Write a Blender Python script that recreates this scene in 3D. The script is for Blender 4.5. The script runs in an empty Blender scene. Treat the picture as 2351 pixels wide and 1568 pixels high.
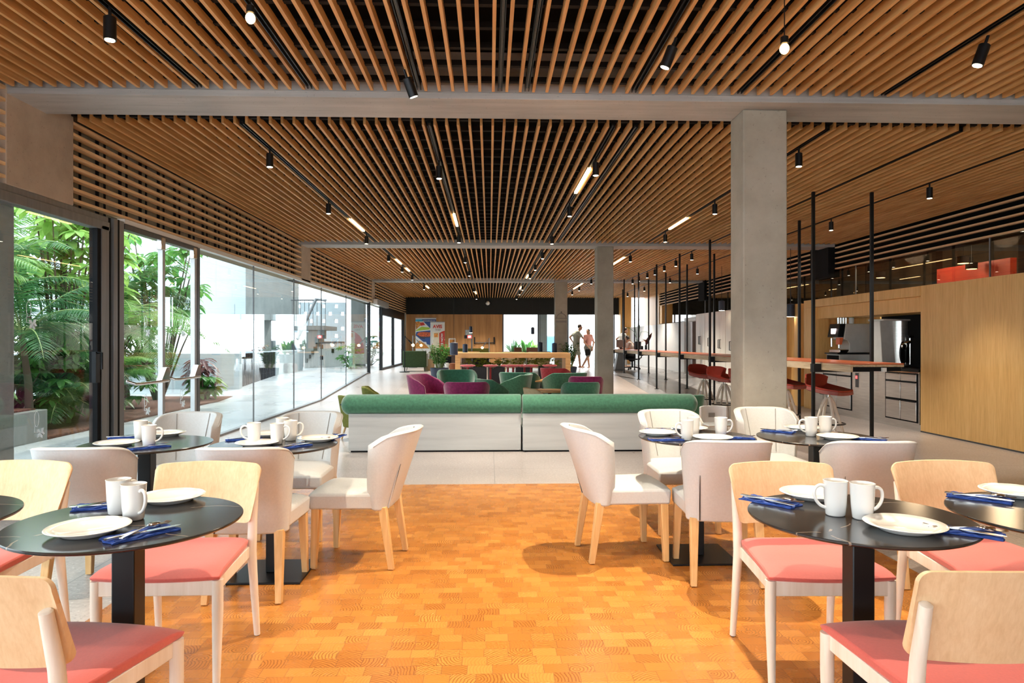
import bpy, math, random
from math import sin, cos, pi, sqrt, atan, atan2
from mathutils import Vector, Matrix
R = math.radians
rnd = random.Random(11)
sc = bpy.context.scene
COL = sc.collection

# ------------------------------------------------------------------ camera
F, H = 1567.0, 1.35
PSI = atan(51.5 / F)
cd = bpy.data.cameras.new('camera')
cam = bpy.data.objects.new('camera', cd)
COL.objects.link(cam)
cd.sensor_fit = 'HORIZONTAL'
cd.sensor_width = 36.0
cd.lens = F / 2351.0 * 36.0
cd.clip_end = 300
cam.location = (0, 0, H)
cam.rotation_euler = (R(90), 0, -PSI)
sc.camera = cam

# ------------------------------------------------------------------ light and exposure
sc.view_settings.view_transform = 'Standard'
sc.view_settings.look = 'None'
sc.view_settings.gamma = 1.0
sc.view_settings.use_curve_mapping = False
sc.view_settings.exposure = 0.66
wd = bpy.data.worlds.new('sky')
sc.world = wd
wd.use_nodes = True
bg = wd.node_tree.nodes['Background']
bg.inputs[0].default_value = (0.86, 0.94, 1.0, 1)
bg.inputs[1].default_value = 4.0
sun = bpy.data.lights.new('sun', 'SUN')
sun.energy = 3.2
sun.angle = R(1.0)
sun.color = (1.0, 0.93, 0.80)
so = bpy.data.objects.new('sun', sun)
COL.objects.link(so)
_sd = Vector((-0.30, -0.72, -0.72)).normalized()      # travels towards the camera and down
so.rotation_euler = _sd.to_track_quat('-Z', 'Y').to_euler()
sc.cycles.max_bounces = 10
sc.cycles.diffuse_bounces = 5
sc.cycles.glossy_bounces = 4
sc.cycles.transmission_bounces = 6
sc.cycles.transparent_max_bounces = 24
sc.cycles.caustics_reflective = False
sc.cycles.caustics_refractive = False
sc.cycles.sample_clamp_indirect = 6.0
sc.cycles.blur_glossy = 0.5

# ------------------------------------------------------------------ helpers
def cw(xc, zc, z=0.0):
    """camera-aligned plan position (across, ahead) -> place in the room"""
    return Vector((xc * cos(PSI) + zc * sin(PSI), -xc * sin(PSI) + zc * cos(PSI), z))

def at(u, v, z=0.0):
    zc = F * (H - z) / (v - 784.0)
    return cw((u - 1175.5) / F * zc, zc, z)

def ad(u, v, zc):
    p = cw((u - 1175.5) / F * zc, zc)
    p.z = H - (v - 784.0) / F * zc
    return p

RY0, RY1, RZ = 15.6, 21.3, 0.33
def fz(y):
    return 0.0 if y < RY0 else (RZ if y > RY1 else RZ * (y - RY0) / (RY1 - RY0))

class MB:
    def __init__(self):
        self.v, self.f = [], []
    def add(self, vs, fs, M=None):
        b = len(self.v)
        self.v += [tuple(M @ Vector(p)) if M else tuple(p) for p in vs]
        self.f += [tuple(b + i for i in q) for q in fs]
        return self
    def box(self, x0, x1, y0, y1, z0, z1, M=None):
        vs = [(x, y, z) for z in (z0, z1) for y in (y0, y1) for x in (x0, x1)]
        return self.add(vs, [(0, 2, 3, 1), (4, 5, 7, 6), (0, 1, 5, 4), (2, 6, 7, 3), (0, 4, 6, 2), (1, 3, 7, 5)], M)
    def hexa(self, b4, t4):
        """bottom four and top four corners, same order"""
        return self.add(list(b4) + list(t4), [(3, 2, 1, 0), (4, 5, 6, 7), (0, 1, 5, 4), (1, 2, 6, 5), (2, 3, 7, 6), (3, 0, 4, 7)])
    def tube(self, pts, rad, n=12, caps=True, flat=1.0):
        pts = [Vector(p) for p in pts]
        if not isinstance(rad, (list, tuple)):
            rad = [rad] * len(pts)
        b = len(self.v)
        up = None
        for i, p in enumerate(pts):
            d = (pts[min(i + 1, len(pts) - 1)] - pts[max(i - 1, 0)]).normalized()
            if up is None:
                up = Vector((0, 0, 1)) if abs(d.z) < 0.9 else Vector((1, 0, 0))
            a = d.cross(up).normalized()
            c = a.cross(d).normalized()
            up = c
            for k in range(n):
                t = 2 * pi * k / n
                self.v.append(tuple(p + (a * cos(t) + c * sin(t) * flat) * rad[i]))
        for i in range(len(pts) - 1):
            for k in range(n):
                k2 = (k + 1) % n
                self.f.append((b + i * n + k, b + i * n + k2, b + (i + 1) * n + k2, b + (i + 1) * n + k))
        if caps:
            self.f.append(tuple(b + k for k in range(n))[::-1])
            self.f.append(tuple(b + (len(pts) - 1) * n + k for k in range(n)))
        return self
    def lathe(self, prof, n=32, c=(0, 0, 0), M=None):
        b = len(self.v)
        vs, fs = [], []
        for r, z in prof:
            for k in range(n):
                t = 2 * pi * k / n
                vs.append((c[0] + r * cos(t), c[1] + r * sin(t), c[2] + z))
        for i in range(len(prof) - 1):
            for k in range(n):
                k2 = (k + 1) % n
                fs.append((i * n + k, i * n + k2, (i + 1) * n + k2, (i + 1) * n + k))
        fs.append(tuple(range(n))[::-1])
        fs.append(tuple((len(prof) - 1) * n + k for k in range(n)))
        return self.add(vs, fs, M)
    def ball(self, c, r, n=14, M=None):
        rx, ry, rz = (r, r, r) if not isinstance(r, (tuple, list)) else r
        vs, fs = [], []
        m = n // 2
        for i in range(m + 1):
            a = -pi / 2 + pi * i / m
            for k in range(n):
                t = 2 * pi * k / n
                vs.append((c[0] + rx * cos(a) * cos(t), c[1] + ry * cos(a) * sin(t), c[2] + rz * sin(a)))
        for i in range(m):
            for k in range(n):
                k2 = (k + 1) % n
                fs.append((i * n + k, i * n + k2, (i + 1) * n + k2, (i + 1) * n + k))
        return self.add(vs, fs, M)
    def prism(self, poly, axis, a, b):
        """polygon in the other two axes, extruded along axis from a to b"""
        n = len(poly)
        def P(p, t):
            return {'x': (t, p[0], p[1]), 'y': (p[0], t, p[1]), 'z': (p[0], p[1], t)}[axis]
        vs = [P(p, a) for p in poly] + [P(p, b) for p in poly]
        fs = [tuple(range(n))[::-1], tuple(range(n, 2 * n))] + [(i, (i + 1) % n, n + (i + 1) % n, n + i) for i in range(n)]
        return self.add(vs, fs)
    def grid(self, fn, nu, nv):
        """open sheet fn(u,v)->point"""
        b = len(self.v)
        for j in range(nv + 1):
            for i in range(nu + 1):
                self.v.append(tuple(fn(i / nu, j / nv)))
        for j in range(nv):
            for i in range(nu):
                q = b + j * (nu + 1) + i
                self.f.append((q, q + 1, q + nu + 2, q + nu + 1))
        return self
    def shell(self, outer, inner, nu, nv):
        """closed solid between two sheets"""
        b = len(self.v)
        self.grid(outer, nu, nv)
        c = len(self.v)
        for j in range(nv + 1):
            for i in range(nu + 1):
                self.v.append(tuple(inner(i / nu, j / nv)))
        W = nu + 1
        for j in range(nv):
            for i in range(nu):
                q = c + j * W + i
                self.f.append((q, q + W, q + W + 1, q + 1))
        for i in range(nu):
            self.f.append((b + i, c + i, c + i + 1, b + i + 1))
            self.f.append((b + nv * W + i, b + nv * W + i + 1, c + nv * W + i + 1, c + nv * W + i))
        for j in range(nv):
            self.f.append((b + j * W, b + (j + 1) * W, c + (j + 1) * W, c + j * W))
            self.f.append((b + j * W + nu, c + j * W + nu, c + (j + 1) * W + nu, b + (j + 1) * W + nu))
        return self
    def build(self, name, m, parent=None, smooth=40, bevel=0, sub=0, remesh=0, loc=None, rz=0):
        me = bpy.data.meshes.new(name)
        me.from_pydata(self.v, [], self.f)
        me.update()
        import bmesh
        bm = bmesh.new(); bm.from_mesh(me)
        bmesh.ops.recalc_face_normals(bm, faces=bm.faces)
        bm.to_mesh(me); bm.free()
        o = bpy.data.objects.new(name, me)
        COL.objects.link(o)
        me.materials.append(m)
        if smooth:
            me.polygons.foreach_set('use_smooth', [True] * len(me.polygons))
            if not sub and not remesh:
                me.set_sharp_from_angle(angle=R(smooth))
        if parent is not None:
            o.parent = parent
        if loc is not None:
            o.location = loc
            o.rotation_euler.z = rz
        if remesh:
            md = o.modifiers.new('remesh', 'REMESH'); md.mode = 'VOXEL'; md.voxel_size = remesh; md.use_smooth_shade = True
            md = o.modifiers.new('soft', 'SMOOTH'); md.iterations = 6; md.factor = 0.6
        if bevel:
            md = o.modifiers.new('edge', 'BEVEL'); md.width = bevel; md.segments = 2; md.limit_method = 'ANGLE'; md.angle_limit = R(50)
        if sub:
            md = o.modifiers.new('soft', 'SUBSURF'); md.levels = sub; md.render_levels = sub
        return o

def thing(name, label, cat, loc=(0, 0, 0), rz=0.0, group=None):
    o = bpy.data.objects.new(name, None)
    COL.objects.link(o)
    o.empty_display_size = 0.1
    o.location = loc
    o.rotation_euler = (0, 0, rz)
    o['label'] = label
    o['category'] = cat
    if group: o['group'] = group
    return o

def tag(o, label, cat, group=None, kind=None):
    o['label'] = label
    o['category'] = cat
    if group: o['group'] = group
    if kind: o['kind'] = kind
    return o

def struct(o):
    o['kind'] = 'structure'
    return o

def dup(root, loc, rz, label, group=None, parent=None):
    def cp(o, par):
        c = o.copy()
        COL.objects.link(c)
        if par is not None: c.parent = par
        for ch in o.children:
            cp(ch, c)
        return c
    r = cp(root, parent)
    r.location = loc
    r.rotation_euler = (0, 0, rz)
    r['label'] = label
    if group: r['group'] = group
    return r

# ------------------------------------------------------------------ materials
class NT:
    def __init__(self, name):
        self.m = bpy.data.materials.new(name)
        self.m.use_nodes = True
        self.t = self.m.node_tree
        self.p = self.t.nodes['Principled BSDF']
        self.out = self.t.nodes['Material Output']
    def n(self, typ, **kw):
        x = self.t.nodes.new(typ)
        for k, v in kw.items():
            if k.startswith('_'):
                setattr(x, k[1:], v)
            else:
                x.inputs[k.replace('_', ' ')].default_value = v
        return x
    def l(self, a, b):
        self.t.links.new(a, b)
    def math(self, op, a, b=None, c=None):
        x = self.t.nodes.new('ShaderNodeMath'); x.operation = op
        for i, v in enumerate((a, b, c)):
            if v is None: continue
            if isinstance(v, (int, float)): x.inputs[i].default_value = v
            else: self.l(v, x.inputs[i])
        return x.outputs[0]
    def coords(self, scale=(1, 1, 1), kind='Object', rot=(0, 0, 0)):
        tc = self.n('ShaderNodeTexCoord')
        mp = self.n('ShaderNodeMapping')
        mp.inputs['Scale'].default_value = scale
        mp.inputs['Rotation'].default_value = rot
        self.l(tc.outputs[kind], mp.inputs[0])
        return mp.outputs[0]
    def ramp(self, fac, stops):
        x = self.n('ShaderNodeValToRGB')
        cr = x.color_ramp
        while len(cr.elements) < len(stops): cr.elements.new(0.5)
        for e, (p, c) in zip(cr.elements, stops):
            e.position = p
            e.color = (*c, 1) if len(c) == 3 else c
        self.l(fac, x.inputs[0])
        return x.outputs[0]
    def noise(self, vec, scale, detail=4, rough=0.55, dist=0.0):
        x = self.n('ShaderNodeTexNoise', Scale=scale, Detail=detail, Roughness=rough, Distortion=dist)
        self.l(vec, x.inputs['Vector'])
        return x.outputs[0]
    def mix(self, fac, a, b, blend='MIX'):
        x = self.n('ShaderNodeMix', _data_type='RGBA', _blend_type=blend)
        for s, v in ((x.inputs[0], fac), (x.inputs[6], a), (x.inputs[7], b)):
            if isinstance(v, (int, float)): s.default_value = v
            elif isinstance(v, tuple): s.default_value = (*v, 1)
            else: self.l(v, s)
        return x.outputs[2]
    def bump(self, h, strength=0.2, dist=0.01):
        x = self.n('ShaderNodeBump', Strength=strength, Distance=dist)
        self.l(h, x.inputs['Height'])
        self.l(x.outputs[0], self.p.inputs['Normal'])
    def set(self, color=None, rough=None, metal=None, spec=None, coat=None, sheen=None):
        for k, v in (('Base Color', color), ('Roughness', rough), ('Metallic', metal), ('Specular IOR Level', spec), ('Coat Weight', coat), ('Sheen Weight', sheen)):
            if v is None: continue
            s = self.p.inputs[k]
            if isinstance(v, tuple): s.default_value = (*v, 1)
            elif isinstance(v, (int, float)): s.default_value = v
            else: self.l(v, s)
        return self.m

def plain(name, c, rough=0.5, metal=0.0, spec=0.5, var=0.08, scale=8.0, stretch=(1, 1, 1), bump=0.0, coat=None, sheen=None):
    """colour with a gentle procedural variation"""
    t = NT(name)
    f = t.noise(t.coords(stretch), scale, 5)
    lo = tuple(max(0, x * (1 - var)) for x in c)
    hi = tuple(min(1, x * (1 + var)) for x in c)
    col = t.ramp(f, [(0.3, lo), (0.7, hi)])
    if bump: t.bump(f, bump, 0.01)
    return t.set(col, rough, metal, spec, coat, sheen)

def emit(name, c, s):
    t = NT(name)
    t.p.inputs['Base Color'].default_value = (*c, 1)
    t.p.inputs['Emission Color'].default_value = (*c, 1)
    t.p.inputs['Emission Strength'].default_value = s
    return t.m

def wood(name, c0, c1, c2, axis='y', fine=26.0, rough=0.5, spec=0.4, bump=0.08):
    t = NT(name)
    st = {'x': (0.06, 1, 1), 'y': (1, 0.06, 1), 'z': (1, 1, 0.06)}[axis]
    v = t.coords(st)
    f = t.noise(v, fine, 6, 0.6, 0.3)
    g = t.noise(v, fine * 0.16, 3, 0.5, 0.6)
    s = t.math('ADD', t.math('MULTIPLY', f, 0.6), t.math('MULTIPLY', g, 0.4))
    col = t.ramp(s, [(0.34, c0), (0.5, c1), (0.66, c2)])
    if bump: t.bump(f, bump, 0.004)
    return t.set(col, rough, 0.0, spec)

M = {}
M['slat'] = wood('slat_wood', (0.46, 0.21, 0.06), (0.63, 0.33, 0.115), (0.76, 0.45, 0.19), 'y', 30, 0.5)
M['slat_pale'] = wood('pale_slat_wood', (0.62, 0.37, 0.17), (0.80, 0.53, 0.28), (0.88, 0.64, 0.38), 'y', 30, 0.5)
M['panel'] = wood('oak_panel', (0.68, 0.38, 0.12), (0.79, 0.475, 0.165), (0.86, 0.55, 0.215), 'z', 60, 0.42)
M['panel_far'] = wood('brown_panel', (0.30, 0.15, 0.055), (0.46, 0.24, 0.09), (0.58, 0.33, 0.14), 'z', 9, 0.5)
M['cupboard'] = wood('pale_cupboard', (0.60, 0.56, 0.49), (0.70, 0.67, 0.60), (0.78, 0.75, 0.69), 'z', 20, 0.45)
M['ply'] = wood('plywood_back', (0.69, 0.46, 0.255), (0.76, 0.53, 0.31), (0.82, 0.60, 0.37), 'z', 95, 0.42)
M['ply_edge'] = wood('plywood_edge', (0.60, 0.47, 0.33), (0.76, 0.63, 0.47), (0.85, 0.74, 0.60), 'x', 34, 0.5)
M['whitewood'] = wood('whitened_wood', (0.70, 0.60, 0.49), (0.80, 0.72, 0.62), (0.86, 0.80, 0.72), 'z', 30, 0.45)
M['beech'] = wood('beech_leg', (0.55, 0.32, 0.12), (0.68, 0.43, 0.19), (0.78, 0.54, 0.28), 'z', 34, 0.45)
M['bench_wood'] = wood('washed_bench_wood', (0.42, 0.44, 0.43), (0.54, 0.555, 0.54), (0.62, 0.635, 0.62), 'x', 9, 0.5)
M['counter_wood'] = wood('counter_edge_wood', (0.36, 0.25, 0.14), (0.58, 0.44, 0.28), (0.72, 0.58, 0.40), 'y', 36, 0.5)
M['table_wood'] = wood('communal_table_wood', (0.50, 0.27, 0.10), (0.64, 0.37, 0.15), (0.74, 0.46, 0.22), 'x', 24, 0.45)
M['black'] = plain('black_metal', (0.015, 0.016, 0.018), 0.38, 0.6, 0.5)
M['blackmatt'] = plain('black_paint', (0.008, 0.008, 0.009), 0.85, 0.0, 0.2)
M['deck'] = plain('ceiling_void_black', (0.004, 0.0035, 0.003), 0.9, 0.0, 0.1)
M['batten'] = plain('batten_black', (0.007, 0.005, 0.004), 0.7, 0.0, 0.3)
M['fascia'] = plain('fascia_black', (0.012, 0.013, 0.012), 0.6, 0.0, 0.3)
M['alu'] = plain('grey_aluminium', (0.22, 0.225, 0.23), 0.38, 0.35, 0.5, 0.12, 4, (6, 6, 0.3))
M['alu_dark'] = plain('dark_aluminium', (0.08, 0.083, 0.087), 0.38, 0.35, 0.5, 0.12, 4, (6, 6, 0.3))
M['steel'] = plain('brushed_steel', (0.72, 0.70, 0.67), 0.28, 0.85, 0.5, 0.10, 3, (1, 1, 18), 0.02)
M['steel_bright'] = plain('polished_steel', (0.75, 0.74, 0.72), 0.14, 1.0, 0.5, 0.04)
M['grey_metal'] = plain('grey_machine_metal', (0.58, 0.57, 0.53), 0.42, 0.2, 0.5, 0.05)
M['white_paint'] = plain('white_paint', (0.78, 0.78, 0.76), 0.5, 0.0, 0.4, 0.03)
M['china'] = plain('white_china', (0.82, 0.81, 0.78), 0.10, 0.0, 0.5, 0.01, coat=0.4)
M['napkin'] = plain('blue_napkin', (0.02, 0.06, 0.28), 0.75, 0.0, 0.3, 0.25, 60, bump=0.3)
M['leather'] = plain('white_leather', (0.55, 0.565, 0.57), 0.42, 0.0, 0.4, 0.04, 90, bump=0.06)
M['seam'] = plain('stitch_grey', (0.25, 0.24, 0.22), 0.7)
M['coral'] = plain('coral_fabric', (0.58, 0.105, 0.085), 0.62, 0.0, 0.3, 0.05, 120, bump=0.05, sheen=0.3)
M['green'] = plain('green_velvet', (0.055, 0.19, 0.11), 0.8, 0.0, 0.25, 0.22, 30, bump=0.2, sheen=0.6)
M['green_dark'] = plain('dark_green_velvet', (0.025, 0.12, 0.075), 0.8, 0.0, 0.25, 0.2, 30, bump=0.2, sheen=0.5)
M['olive'] = plain('olive_fabric', (0.16, 0.17, 0.04), 0.8, 0.0, 0.25, 0.2, 30, bump=0.2)
M['magenta'] = plain('magenta_velvet', (0.25, 0.015, 0.10), 0.8, 0.0, 0.25, 0.25, 24, bump=0.2, sheen=0.6)
M['redfab'] = plain('red_fabric', (0.38, 0.03, 0.04), 0.8, 0.0, 0.25, 0.2, 30, bump=0.2, sheen=0.4)
M['sage'] = plain('sage_fabric', (0.03, 0.055, 0.02), 0.8, 0.0, 0.25, 0.2, 30)
M['cream'] = plain('cream_fabric', (0.55, 0.42, 0.26), 0.8, 0.0, 0.25, 0.1, 30)
M['stoolred'] = plain('stool_red', (0.33, 0.035, 0.02), 0.55, 0.0, 0.3, 0.06, 20)
M['stoolunder'] = plain('stool_underside_red', (0.34, 0.10, 0.085), 0.6, 0.0, 0.3, 0.06, 20)
M['darkred'] = plain('dark_red_metal', (0.22, 0.012, 0.015), 0.4, 0.2, 0.4, 0.06)
M['redtop'] = plain('red_orange_laminate', (0.55, 0.13, 0.045), 0.28, 0.0, 0.5, 0.04)
M['navy'] = plain('navy_pot', (0.02, 0.03, 0.06), 0.5)
M['planterblack'] = plain('planter_black', (0.012, 0.014, 0.018), 0.5)
M['soil'] = plain('reddish_soil', (0.10, 0.045, 0.03), 0.95, 0.0, 0.1, 0.6, 24, bump=0.8)
M['skin'] = plain('skin', (0.50, 0.27, 0.17), 0.5)
M['hair'] = plain('dark_hair', (0.03, 0.02, 0.015), 0.6)
M['redwall'] = plain('red_wall', (0.60, 0.05, 0.02), 0.5)
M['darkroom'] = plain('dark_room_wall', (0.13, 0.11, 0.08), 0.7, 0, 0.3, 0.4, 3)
M['lamp_glow'] = emit('lamp_glow', (1.0, 0.86, 0.60), 14)
M['bulb_glow'] = emit('bulb_glow', (1.0, 0.62, 0.22), 16)
M['line_glow'] = emit('linear_lamp_glow', (1.0, 0.70, 0.32), 6)
M['led_red'] = emit('led_red', (1.0, 0.05, 0.05), 3)
M['led_white'] = emit('led_white', (1.0, 0.75, 0.75), 3)
M['carpaint'] = plain('pale_car_paint', (0.60, 0.63, 0.66), 0.2, 0.3, 0.5, 0.03)
M['darkglass'] = plain('dark_car_glass', (0.05, 0.06, 0.07), 0.1, 0.0, 0.6)
M['rubber'] = plain('rubber', (0.02, 0.02, 0.02), 0.8)

def glass_mat(name, tint=(0.93, 0.965, 0.97), f0=0.04):
    t = NT(name)
    t.t.nodes.remove(t.p)
    tr = t.n('ShaderNodeBsdfTransparent', Color=(*tint, 1))
    gl = t.n('ShaderNodeBsdfGlossy', Color=(1, 1, 1, 1), Roughness=0.0)
    ge = t.n('ShaderNodeNewGeometry')
    dt = t.n('ShaderNodeVectorMath', _operation='DOT_PRODUCT')
    t.l(ge.outputs['Normal'], dt.inputs[0]); t.l(ge.outputs['Incoming'], dt.inputs[1])
    c = t.math('SUBTRACT', 1.0, t.math('ABSOLUTE', dt.outputs['Value']))
    fr = t.math('ADD', f0, t.math('MULTIPLY', 1.0 - f0, t.math('POWER', c, 5.0)))
    mx = t.n('ShaderNodeMixShader')
    t.l(fr, mx.inputs[0]); t.l(tr.outputs[0], mx.inputs[1]); t.l(gl.outputs[0], mx.inputs[2])
    t.l(mx.outputs[0], t.out.inputs[0])
    return t.m
M['glass'] = glass_mat('window_glass')
M['glass_smoke'] = glass_mat('smoky_glass', (0.72, 0.66, 0.58), 0.06)

def concrete(name, lo, hi, axis='x', rough=0.75, boards=0.12, spec=0.3):
    t = NT(name)
    st = {'x': (0.25, 3, 6), 'y': (3, 0.25, 6), 'z': (2, 2, 0.5), 'n': (1, 1, 1)}[axis]
    v = t.coords(st)
    f = t.noise(v, 3.0, 8, 0.65)
    g = t.noise(t.coords(), 0.9, 4)
    sp = t.noise(t.coords(), 45.0, 2)
    s = t.math('ADD', t.math('MULTIPLY', f, 0.55), t.math('MULTIPLY', g, 0.45))
    col = t.ramp(s, [(0.32, lo), (0.68, hi)])
    col = t.mix(t.math('MULTIPLY', t.math('GREATER_THAN', sp, 0.70), 0.35), col, tuple(x * 0.45 for x in lo))
    t.bump(f, 0.25, 0.01)
    return t.set(col, rough, 0, spec)
M['conc'] = concrete('board_concrete', (0.30, 0.295, 0.285), (0.54, 0.53, 0.51), 'x')
M['conc_col'] = concrete('column_concrete', (0.31, 0.285, 0.23), (0.47, 0.44, 0.375), 'n')
M['conc_wall'] = concrete('wall_concrete', (0.36, 0.29, 0.22), (0.58, 0.48, 0.38), 'n')
M['conc_out'] = concrete('outdoor_concrete', (0.36, 0.41, 0.43), (0.47, 0.53, 0.55), 'x')
M['conc_dark'] = concrete('dark_outdoor_concrete', (0.12, 0.13, 0.125), (0.20, 0.21, 0.20), 'z')
M['backing'] = concrete('insulation_backing', (0.22, 0.205, 0.155), (0.42, 0.39, 0.31), 'n', 0.95)

def parquet():
    t = NT('end_grain_parquet')
    tc = t.n('ShaderNodeTexCoord')
    sx = t.n('ShaderNodeSeparateXYZ'); t.l(tc.outputs['Object'], sx.inputs[0])
    W, Hh = 0.105, 0.075
    ry = t.math('DIVIDE', sx.outputs[1], Hh)
    row = t.math('FLOOR', ry)
    wr = t.n('ShaderNodeTexWhiteNoise', _noise_dimensions='1D'); t.l(row, wr.inputs['W'])
    rx = t.math('ADD', t.math('DIVIDE', sx.outputs[0], W), t.math('MULTIPLY', wr.outputs[0], 1.0))
    colm = t.math('FLOOR', rx)
    cv = t.n('ShaderNodeCombineXYZ'); t.l(colm, cv.inputs[0]); t.l(row, cv.inputs[1])
    wn = t.n('ShaderNodeTexWhiteNoise', _noise_dimensions='3D'); t.l(cv.outputs[0], wn.inputs['Vector'])
    ws = t.n('ShaderNodeSeparateColor'); t.l(wn.outputs['Color'], ws.inputs[0])
    fx = t.math('SUBTRACT', rx, colm)
    fy = t.math('SUBTRACT', ry, row)
    # growth rings round a centre outside each block
    cx = t.math('SUBTRACT', fx, t.math('SUBTRACT', t.math('MULTIPLY', ws.outputs[0], 2.6), 0.8))
    cy = t.math('SUBTRACT', t.math('MULTIPLY', fy, 0.75), t.math('SUBTRACT', t.math('MULTIPLY', ws.outputs[1], 2.2), 1.4))
    ds = t.math('SQRT', t.math('ADD', t.math('MULTIPLY', cx, cx), t.math('MULTIPLY', cy, cy)))
    wob = t.noise(tc.outputs['Object'], 14.0, 2)
    ds = t.math('ADD', ds, t.math('MULTIPLY', wob, 0.25))
    ring = t.math('SINE', t.math('MULTIPLY', ds, 48.0))
    ringm = t.math('MULTIPLY', t.math('MAXIMUM', ring, 0.0), t.math('ADD', 0.22, t.math('MULTIPLY', t.math('GREATER_THAN', ws.outputs[2], 0.62), 0.50)))
    tone = t.ramp(t.math('ADD', t.math('MULTIPLY', wn.outputs[0], 0.75), t.math('MULTIPLY', t.noise(tc.outputs['Object'], 1.6, 3), 0.25)),
                  [(0.1, (0.42, 0.155, 0.028)), (0.5, (0.51, 0.20, 0.037)), (0.95, (0.59, 0.255, 0.055))])
    col = t.mix(ringm, tone, (0.17, 0.055, 0.012))
    ex = t.math('MINIMUM', fx, t.math('SUBTRACT', 1.0, fx))
    ey = t.math('MINIMUM', fy, t.math('SUBTRACT', 1.0, fy))
    jn = t.math('MAXIMUM', t.math('LESS_THAN', ex, 0.012), t.math('LESS_THAN', ey, 0.014))
    col = t.mix(t.math('MULTIPLY', jn, 0.6), col, (0.16, 0.07, 0.03))
    t.bump(t.math('SUBTRACT', 1.0, jn), 0.15, 0.001)
    rg = t.math('ADD', 0.20, t.math('MULTIPLY', t.noise(tc.outputs['Object'], 5.0, 4), 0.14))
    return t.set(col, rg, 0, 0.5)
M['parquet'] = parquet()

def terrazzo(name, lo, hi, tile=1.2, rough=0.24, joint=(0.22, 0.21, 0.2)):
    t = NT(name)
    v = t.coords()
    big = t.noise(v, 0.8, 4)
    fine = t.noise(v, 42.0, 3, 0.6)
    col = t.ramp(t.math('ADD', t.math('MULTIPLY', big, 0.5), t.math('MULTIPLY', fine, 0.5)), [(0.38, lo), (0.60, hi)])
    vo = t.n('ShaderNodeTexVoronoi', Scale=26.0); t.l(v, vo.inputs['Vector'])
    sp = t.math('LESS_THAN', vo.outputs['Distance'], 0.16)
    col = t.mix(t.math('MULTIPLY', sp, 0.55), col, (0.20, 0.16, 0.14))
    vo2 = t.n('ShaderNodeTexVoronoi', Scale=33.0); t.l(v, vo2.inputs['Vector'])
    col = t.mix(t.math('MULTIPLY', t.math('LESS_THAN', vo2.outputs['Distance'], 0.17), 0.5), col, (0.80, 0.76, 0.70))
    sx = t.n('ShaderNodeSeparateXYZ'); t.l(v, sx.inputs[0])
    j = None
    for k in (0, 1):
        a = t.math('PINGPONG', t.math('ADD', sx.outputs[k], 50.35), tile / 2)
        q = t.math('LESS_THAN', a, 0.004)
        j = q if j is None else t.math('MAXIMUM', j, q)
    col = t.mix(t.math('MULTIPLY', j, 0.7), col, joint)
    return t.set(col, t.math('ADD', rough, t.math('MULTIPLY', big, 0.12)), 0, 0.5)
M['terrazzo'] = terrazzo('terrazzo_floor', (0.36, 0.315, 0.29), (0.51, 0.46, 0.43))
M['greytile'] = terrazzo('grey_tile_floor', (0.24, 0.24, 0.245), (0.36, 0.36, 0.365), 1.2, 0.2)
M['paving'] = terrazzo('outdoor_paving', (0.34, 0.37, 0.38), (0.44, 0.475, 0.49), 2.4, 0.22)

def marble():
    t = NT('black_marble')
    v = t.coords((1, 1, 1))
    n1 = t.n('ShaderNodeTexNoise', Scale=2.2, Detail=3.0); t.l(v, n1.inputs['Vector'])
    ad_ = t.n('ShaderNodeVectorMath', _operation='MULTIPLY_ADD'); t.l(n1.outputs['Color'], ad_.inputs[0])
    ad_.inputs[1].default_value = (0.32, 0.32, 0.32); t.l(v, ad_.inputs[2])
    vo = t.n('ShaderNodeTexVoronoi', _feature='DISTANCE_TO_EDGE', Scale=2.6); t.l(ad_.outputs[0], vo.inputs['Vector'])
    thin = t.math('LESS_THAN', vo.outputs['Distance'], 0.006)
    msk = t.math('MULTIPLY', thin, t.math('MULTIPLY', t.math('GREATER_THAN', t.noise(v, 3.5, 2), 0.48), 0.5))
    base = t.ramp(t.noise(v, 6.0, 4), [(0.35, (0.018, 0.018, 0.019)), (0.65, (0.038, 0.036, 0.035))])
    col = t.mix(msk, base, (0.42, 0.33, 0.26))
    return t.set(col, 0.17, 0, 0.55)
M['marble'] = marble()

def leafmat(name, lo, hi):
    t = NT(name)
    f = t.noise(t.coords(), 5.0, 3)
    col = t.ramp(f, [(0.3, lo), (0.7, hi)])
    t.set(col, 0.45, 0, 0.4)
    tl = t.n('ShaderNodeBsdfTranslucent'); t.l(col, tl.inputs[0])
    mx = t.n('ShaderNodeMixShader'); mx.inputs[0].default_value = 0.45
    t.l(t.p.outputs[0], mx.inputs[1]); t.l(tl.outputs[0], mx.inputs[2]); t.l(mx.outputs[0], t.out.inputs[0])
    return t.m
M['palm'] = leafmat('palm_green', (0.06, 0.17, 0.035), (0.22, 0.42, 0.10))
M['palm_dark'] = leafmat('palm_dark_green', (0.022, 0.085, 0.03), (0.075, 0.20, 0.065))
M['leaf_lime'] = leafmat('lime_leaf', (0.16, 0.34, 0.06), (0.38, 0.58, 0.16))
M['sticker'] = leafmat('frosted_sticker', (0.85, 0.87, 0.88), (0.92, 0.93, 0.94))
M['steel_soft'] = plain('satin_steel', (0.42, 0.42, 0.42), 0.42, 0.7, 0.5, 0.08)
M['leaf'] = leafmat('mid_leaf', (0.05, 0.19, 0.04), (0.13, 0.36, 0.07))
M['leaf_yellow'] = leafmat('yellow_leaf', (0.22, 0.34, 0.05), (0.52, 0.58, 0.12))
M['leaf_red'] = leafmat('purple_leaf', (0.12, 0.03, 0.05), (0.25, 0.10, 0.08))
M['stem'] = plain('palm_stem', (0.22, 0.30, 0.10), 0.6)
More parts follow.
